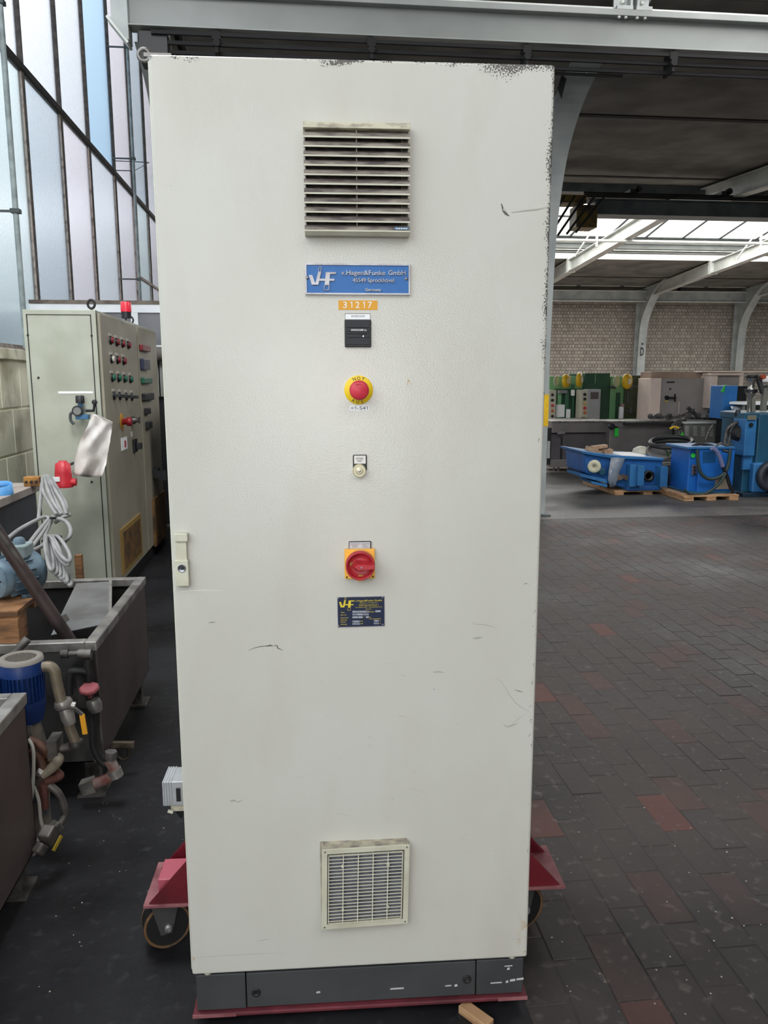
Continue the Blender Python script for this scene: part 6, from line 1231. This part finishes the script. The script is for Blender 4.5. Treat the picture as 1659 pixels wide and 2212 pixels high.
for pts, r, mm, Y in (([(1506, 972), (1508, 1000), (1514, 1022), (1530, 1034), (1550, 1032), (1566, 1020), (1574, 1000), (1577, 972)], .022, M('cable_dark_green', C(44, 60, 58), .5), YB-.08), ([(1537, 968), (1548, 975), (1556, 992), (1561, 1008)], .03, M('cable_lilac', C(104, 110, 150), .5), YB-.08), ([(1561, 1008), (1570, 1028), (1577, 1050), (1584, 1064)], .024, mBLACK, YB-.08),
                      ([(1568, 1022), (1555, 1043), (1535, 1060), (1515, 1068), (1490, 1066), (1478, 1058)], .018, M('cable_dark_green', C(44, 60, 58), .5), YB-.1), ([(1495, 964), (1510, 959), (1530, 961), (1545, 966), (1525, 968), (1505, 967)], .018, mDARK, YB+.15), ([(1545, 967), (1555, 958), (1570, 962), (1580, 968), (1572, 975), (1560, 972)], .015, mPIPEg, YB-.0),
                      ([(1566, 958), (1568, 940), (1573, 925), (1585, 915), (1592, 912)], .02, mPIPEg, YB+.3), ([(1525, 950), (1530, 935), (1540, 918)], .015, mPIPEg, YB+.8), ([(1595, 912), (1585, 925), (1578, 940), (1574, 958)], .016, mPIPEg, YB+.3)):
    B().tube(cq(pts, Y), r, 8).obj('cable_strand', mm, uc)
# pallets
def pallet(label, x0, x1, Y, d, zt_):
    t = thing('wooden_pallet', label, 'pallet', ((x0+x1)/2, Y+d/2, 0)); w_ = (x1-x0)/2
    for k in range(5): y = -d/2+d*k/5; B().bb(-w_, w_, y+.008, y+d/5-.008, zt_-.022, zt_).obj('deck_board', mWOOD, t, bevel=.002)
    for k in range(3): x = -w_+.07+(2*w_-.14)*k/2; B().bb(x-.06, x+.06, -d/2, d/2, .02, zt_-.022).obj('stringer', mWOOD, t, bevel=.003); B().bb(x-.06, x+.06, -d/2, d/2, 0, .02).obj('bottom_board', mWOOD, t)
    return t
xp0, xp1 = at(1512, 1080, Z=.02).x, at(1600, 1080, Z=.02).x
pallet('small raw wood pallet under the blue power unit', at(1478, 1070, Y=9.3).x, at(1597, 1075, Y=9.3).x, 9.3, .8, at(1540, 1069.5, Y=9.3).z)
pallet('raw wood pallet under the blue gearbox with white flange', at(1327, 1068, Y=9.9).x, at(1472, 1068, Y=9.9).x, 9.9, 1.2, at(1400, 1059, Y=9.9).z)
ZPAL = at(1400, 1059, Y=9.9).z
# blue gearbox
YX = 9.95
gx = rthing('blue_gearbox', 'blue cast gearbox assembly with cream flange lying on a raw wood pallet', 'machine', 1350, YX); mGX = M('gearbox_blue', C(28, 92, 160), .5, rgb2=C(22, 76, 134), scale=4)
b2 = B(); 
P = [(1262, 981), (1318, 989), (1432, 993), (1428, 1058), (1358, 1056), (1310, 1044), (1266, 1022)]
b2.prism([R3(gx, x, y, YX) for x, y in P], (0, .75, 0)); b2.obj('gear_housing', mGX, gx, bevel=.015)
b2 = B(); b2.prism([R3(gx, x, y, YX-.04) for x, y in ((1256, 974), (1320, 983), (1435, 990), (1434, 995), (1318, 990), (1258, 980))], (0, .85, 0)); b2.obj('top_flange', mTL, gx, bevel=.005)
b2 = B(); b2.prism([R3(gx, x, y, YX-.12) for x, y in ((1252, 1023), (1310, 1036), (1312, 1044), (1254, 1030))], (0, .5, 0)); b2.prism([R3(gx, x, y, YX-.10) for x, y in ((1275, 1038), (1312, 1046), (1312, 1053), (1278, 1045))], (0, .4, 0)); b2.obj('lower_flange', mTL, gx, bevel=.004)
b2 = B(); b2.lathe([(.085, 0), (.085, .05), (.07, .06), (.02, .06), (.02, .02)], R3(gx, 1284, 1007, YX-.03), (-.45, -1, 0), 28); b2.obj('cream_flange', M('flange_cream', C(206, 204, 178), .5, rgb2=C(186, 182, 156), scale=8), gx)
B().lathe([(.05, 0), (.05, .03), (.03, .03)], R3(gx, 1300, 1019, YX-.02), (0, -1, 0), 16).obj('oval_cover', mTQ, gx)
pbox(gx, 'rib_plate', 1361, 1004, 1376, 1052, YX-.14, .14, mTL, .006); pbox(gx, 'rib_plate', 1378, 1006, 1392, 1050, YX-.2, .2, mTL, .006); pbox(gx, 'rib_plate', 1427, 1008, 1443, 1052, YX-.16, .3, mTL, .006); pbox(gx, 'foot_plate', 1355, 1050, 1427, 1060, YX-.1, .5, mGX, .01)
B().lathe([(.075, 0), (.075, .03), (.045, .035), (.04, -.03), (0, -.03)], R3(gx, 1400, 1028, YX-.0), (0, -1, 0), 24).obj('bearing_bore', mBLACK, gx)
b2 = B()
for k in range(7): b2.lathe([(.02, 0), (.03, .05)], R3(gx, 1328+k*4, 1030+random.uniform(-4, 4), YX-.02), (random.uniform(-.5, .5), -1, random.uniform(-.5, .5)), 8)
b2.obj('grease_fitting', M('fitting_brown', C(98, 84, 72), .6), gx)
fo = B(); P = [[(1320, 989), (1332, 988), (1350, 990)], [(1316, 1010), (1330, 1008), (1345, 1005)], [(1313, 1035), (1322, 1030), (1338, 1020)], [(1318, 1052), (1326, 1052), (1330, 1048)]]
vs = [at(x, y, Y=YX-.06-.03*((i+j) % 2))-gx.location for i, r_ in enumerate(P) for j, (x, y) in enumerate(r_)]
fo.add(vs, [(i*3+j, i*3+j+1, i*3+j+4, i*3+j+3) for i in range(3) for j in range(2)], 0, True); o = fo.obj('clear_foil', mFOIL, gx); o.modifiers.new('s', 'SOLIDIFY').thickness = .003
B().bb(R3(gx, 1322, 985, YX).x, R3(gx, 1395, 985, YX).x, .0, .5, R3(gx, 1350, 984, YX+.1).z-.012, R3(gx, 1350, 984, YX+.1).z+.01).obj('white_film', mWHITE, gx, bevel=.005)
wk = thing('wood_scraps', 'cut beech wood blocks stacked on the left end of the blue gearbox', 'wood', at(1290, 975, Y=10.2)); 
for k, (x, y, w_, h_, a) in enumerate(((1278, 971, .14, .06, .3), (1294, 965, .2, .04, -.1), (1303, 973, .16, .05, .2), (1312, 976, .12, .05, -.3), (1288, 976, .2, .04, .1))):
    p = at(x, y, Y=10.2+.08*(k % 3))-wk.location; B().box(p, (w_, .12, h_), 0, Matrix.Rotation(a, 3, 'Y')).obj('wood_block', M('beech_scrap', C(176, 150, 122), .7, rgb2=C(150, 112, 84), scale=10), wk, bevel=.002)
# drum and coils on the pallet behind
dr = rthing('steel_drum', 'grey open drum behind the blue gearbox', 'drum', 1452, 10.7); p = R3(dr, 1462, 1030, 10.7)
pbox(dr, 'crate_body', 1428, 1004, 1492, 1052, 10.4, .8, M('crate_brown_grey', C(92, 88, 80), .7, rgb2=C(74, 70, 66), scale=3), .01); pbox(dr, 'crate_rim', 1428, 1002, 1494, 1006, 10.38, .85, M('rim_pinkish', C(146, 136, 130), .7), .005); pbox(dr, 'crate_skid', 1432, 1052, 1490, 1066, 10.45, .7, mDARK)
dr.name = 'parts_crate'; dr['label'] = 'brown grey parts crate filled with cloths behind the blue gearbox'; dr['category'] = 'crate'
b2 = B()
for k in range(10): x = 1434+k*5.6; b2.lathe([(.03, -.05), (.05, 0), (.02, .05)], R3(dr, x, 1000+random.uniform(-3, 1), 10.7), (random.uniform(-1, 1), random.uniform(-1, 1), .3), 8)
b2.obj('crumpled_cloth', M('cloth_grey', C(104, 100, 104), .9, rgb2=C(60, 58, 62), scale=20), dr)
b2 = B(); fd = thing('fan_disc', 'pale cream fan cowl lying on the blue gearbox', 'cowl', at(1385, 990, Y=10.5)); u = 10.5/1724
b2.lathe([(19*u, 0), (20*u, .10), (14*u, .17), (6*u, .19)], (0, 0, -.02), (-.25, -.1, 1), 32); b2.obj('cowl', M('cowl_cream', C(190, 186, 172), .5), fd)
cy_ = 10.45
ch_ = thing('hose_coil', 'large ring of thick black hose leaning over the coils of green hose', 'hose coil', at(1450, 955, Y=cy_)); u = cy_/1724
B().tube([(48*u*math.cos(t), .22*math.sin(t), 8*u*math.sin(t)+.03*math.cos(t)) for t in [2*math.pi*k/40 for k in range(40)]], .030, 10, closed=True).obj('hose_ring', mBLACK, ch_)
B().tube([(46*u*math.cos(t), .20*math.sin(t)-.03, 5*u*math.sin(t)+.015*math.cos(t)-.03) for t in [2*math.pi*k/40 for k in range(40)]], .024, 10, closed=True).obj('hose_ring', mDARK, ch_)
gc_ = thing('green_hose_coil', 'coil of thin green hose lying on the parts crate', 'hose coil', at(1458, 975, Y=10.55))
for k in range(6): r_ = (29-k*.8)*u; B().tube([(r_*math.cos(t), r_*.7*math.sin(t), -.07+k*.022+.03*math.cos(t)) for t in [2*math.pi*i/36 for i in range(36)]], .013, 8, closed=True).obj('hose_turn', M('hose_green', C(34, 104, 54), .5), gc_)
gp_ = thing('steel_hoop', 'grey steel hoop ring with dark inside standing on the gearbox', 'ring', at(1423, 978, Y=10.35))
B().tube([(26*u*math.cos(t), .16*math.sin(t), 12*u*math.sin(t)) for t in [2*math.pi*i/36 for i in range(36)]], .020, 8, closed=True).obj('hoop', M('hoop_grey', C(120, 116, 112), .5), gp_); B().lathe([(22*u, 0), (22*u, .01)], (0, .03, -.02), (0, -.5, .8), 28).obj('disc', M('disc_grey', C(112, 110, 110), .5), gp_)
# harness with green tag
hr = thing('wire_harness', 'bunch of grey wires with yellow sleeve and green tag beside the machine bed', 'cable', at(1462, 930, Y=11.7))
for k in range(7): B().tube(smooth([at(1464+k*3, 907, Y=12.15)-hr.location, at(1452+k*2, 920+k, Y=11.9)-hr.location, at(1460+k*2, 930-k, Y=11.65)-hr.location, at(1458+k*3, 945, Y=11.6)-hr.location], 5), .014, 6).obj('wire', mPIPEg if k % 2 else mDARK, hr)
B().tube(smooth([at(1447, 926, Y=11.6)-hr.location, at(1457, 922, Y=11.6)-hr.location, at(1466, 925, Y=11.6)-hr.location], 4), .018, 6).obj('yellow_sleeve', mYEL, hr)
b2 = B(); b2.prism([at(x, y, Y=11.55)-hr.location for x, y in ((1466, 945), (1475, 933), (1478, 945))], (0, .01, 0)); b2.obj('green_tag', M('fluo_green', C(40, 190, 60), .5), hr)
# dark motor with bent cover near the press
dm = rthing('dark_motor', 'dark round motor with black hose arching over it beside the blue press', 'motor', 1597, 9.8)
p = R3(dm, 1592, 935, 9.8); B().lathe([(.08, -.12), (.10, -.08), (.10, .12), (.05, .16)], p, (-.3, -1, 0), 28).obj('motor_body', mDARK, dm)
B().tube(smooth([R3(dm, x, y, 9.75) for x, y in ((1577, 935), (1583, 922), (1592, 914), (1605, 911))], 5), .028, 8).obj('black_hose', mBLACK, dm); pbox(dm, 'bracket', 1583, 960, 1602, 968, 9.8, .3, M('bracket_petrol', C(40, 84, 92), .6), .005); pbox(dm, 'frame_under', 1588, 968, 1602, 1060, 9.9, .3, mDARK)
b2 = B(); b2.lathe([(.02, 0), (.045, .06), (.02, .11)], R3(dm, 1593, 903, 9.8), (0, 0, 1), 12); b2.lathe([(.03, 0), (.03, .05)], R3(dm, 1594, 908, 9.8), (0, 0, 1), 10); b2.obj('coupling', mBLACK, dm)
# repeats of one kind share a group phrase
_k = {}
for o in COL.objects:
    if o.parent is None and o.get('category') and not o.get('group'): _k.setdefault(o.name.split('.')[0], []).append(o)
_ph = {'steel_column': 'grey steel portal columns of the hall', 'crane_runway_beam': 'crane runway beams under the roof', 'old_control_cabinet': 'old grey control cabinets by the glazing', 'steel_tank': 'stainless steel tanks on the left', 'wooden_pallet': 'wooden pallets', 'green_machine': 'green machines in the background', 'conduit_pipe': 'conduit pipes in front of the glazing', 'hose_coil': 'hose coils by the blue machines'}
for k_, l_ in _k.items():
    if len(l_) > 1:
        for o in l_: o['group'] = _ph.get(k_, k_.replace('_', ' ')+'s')
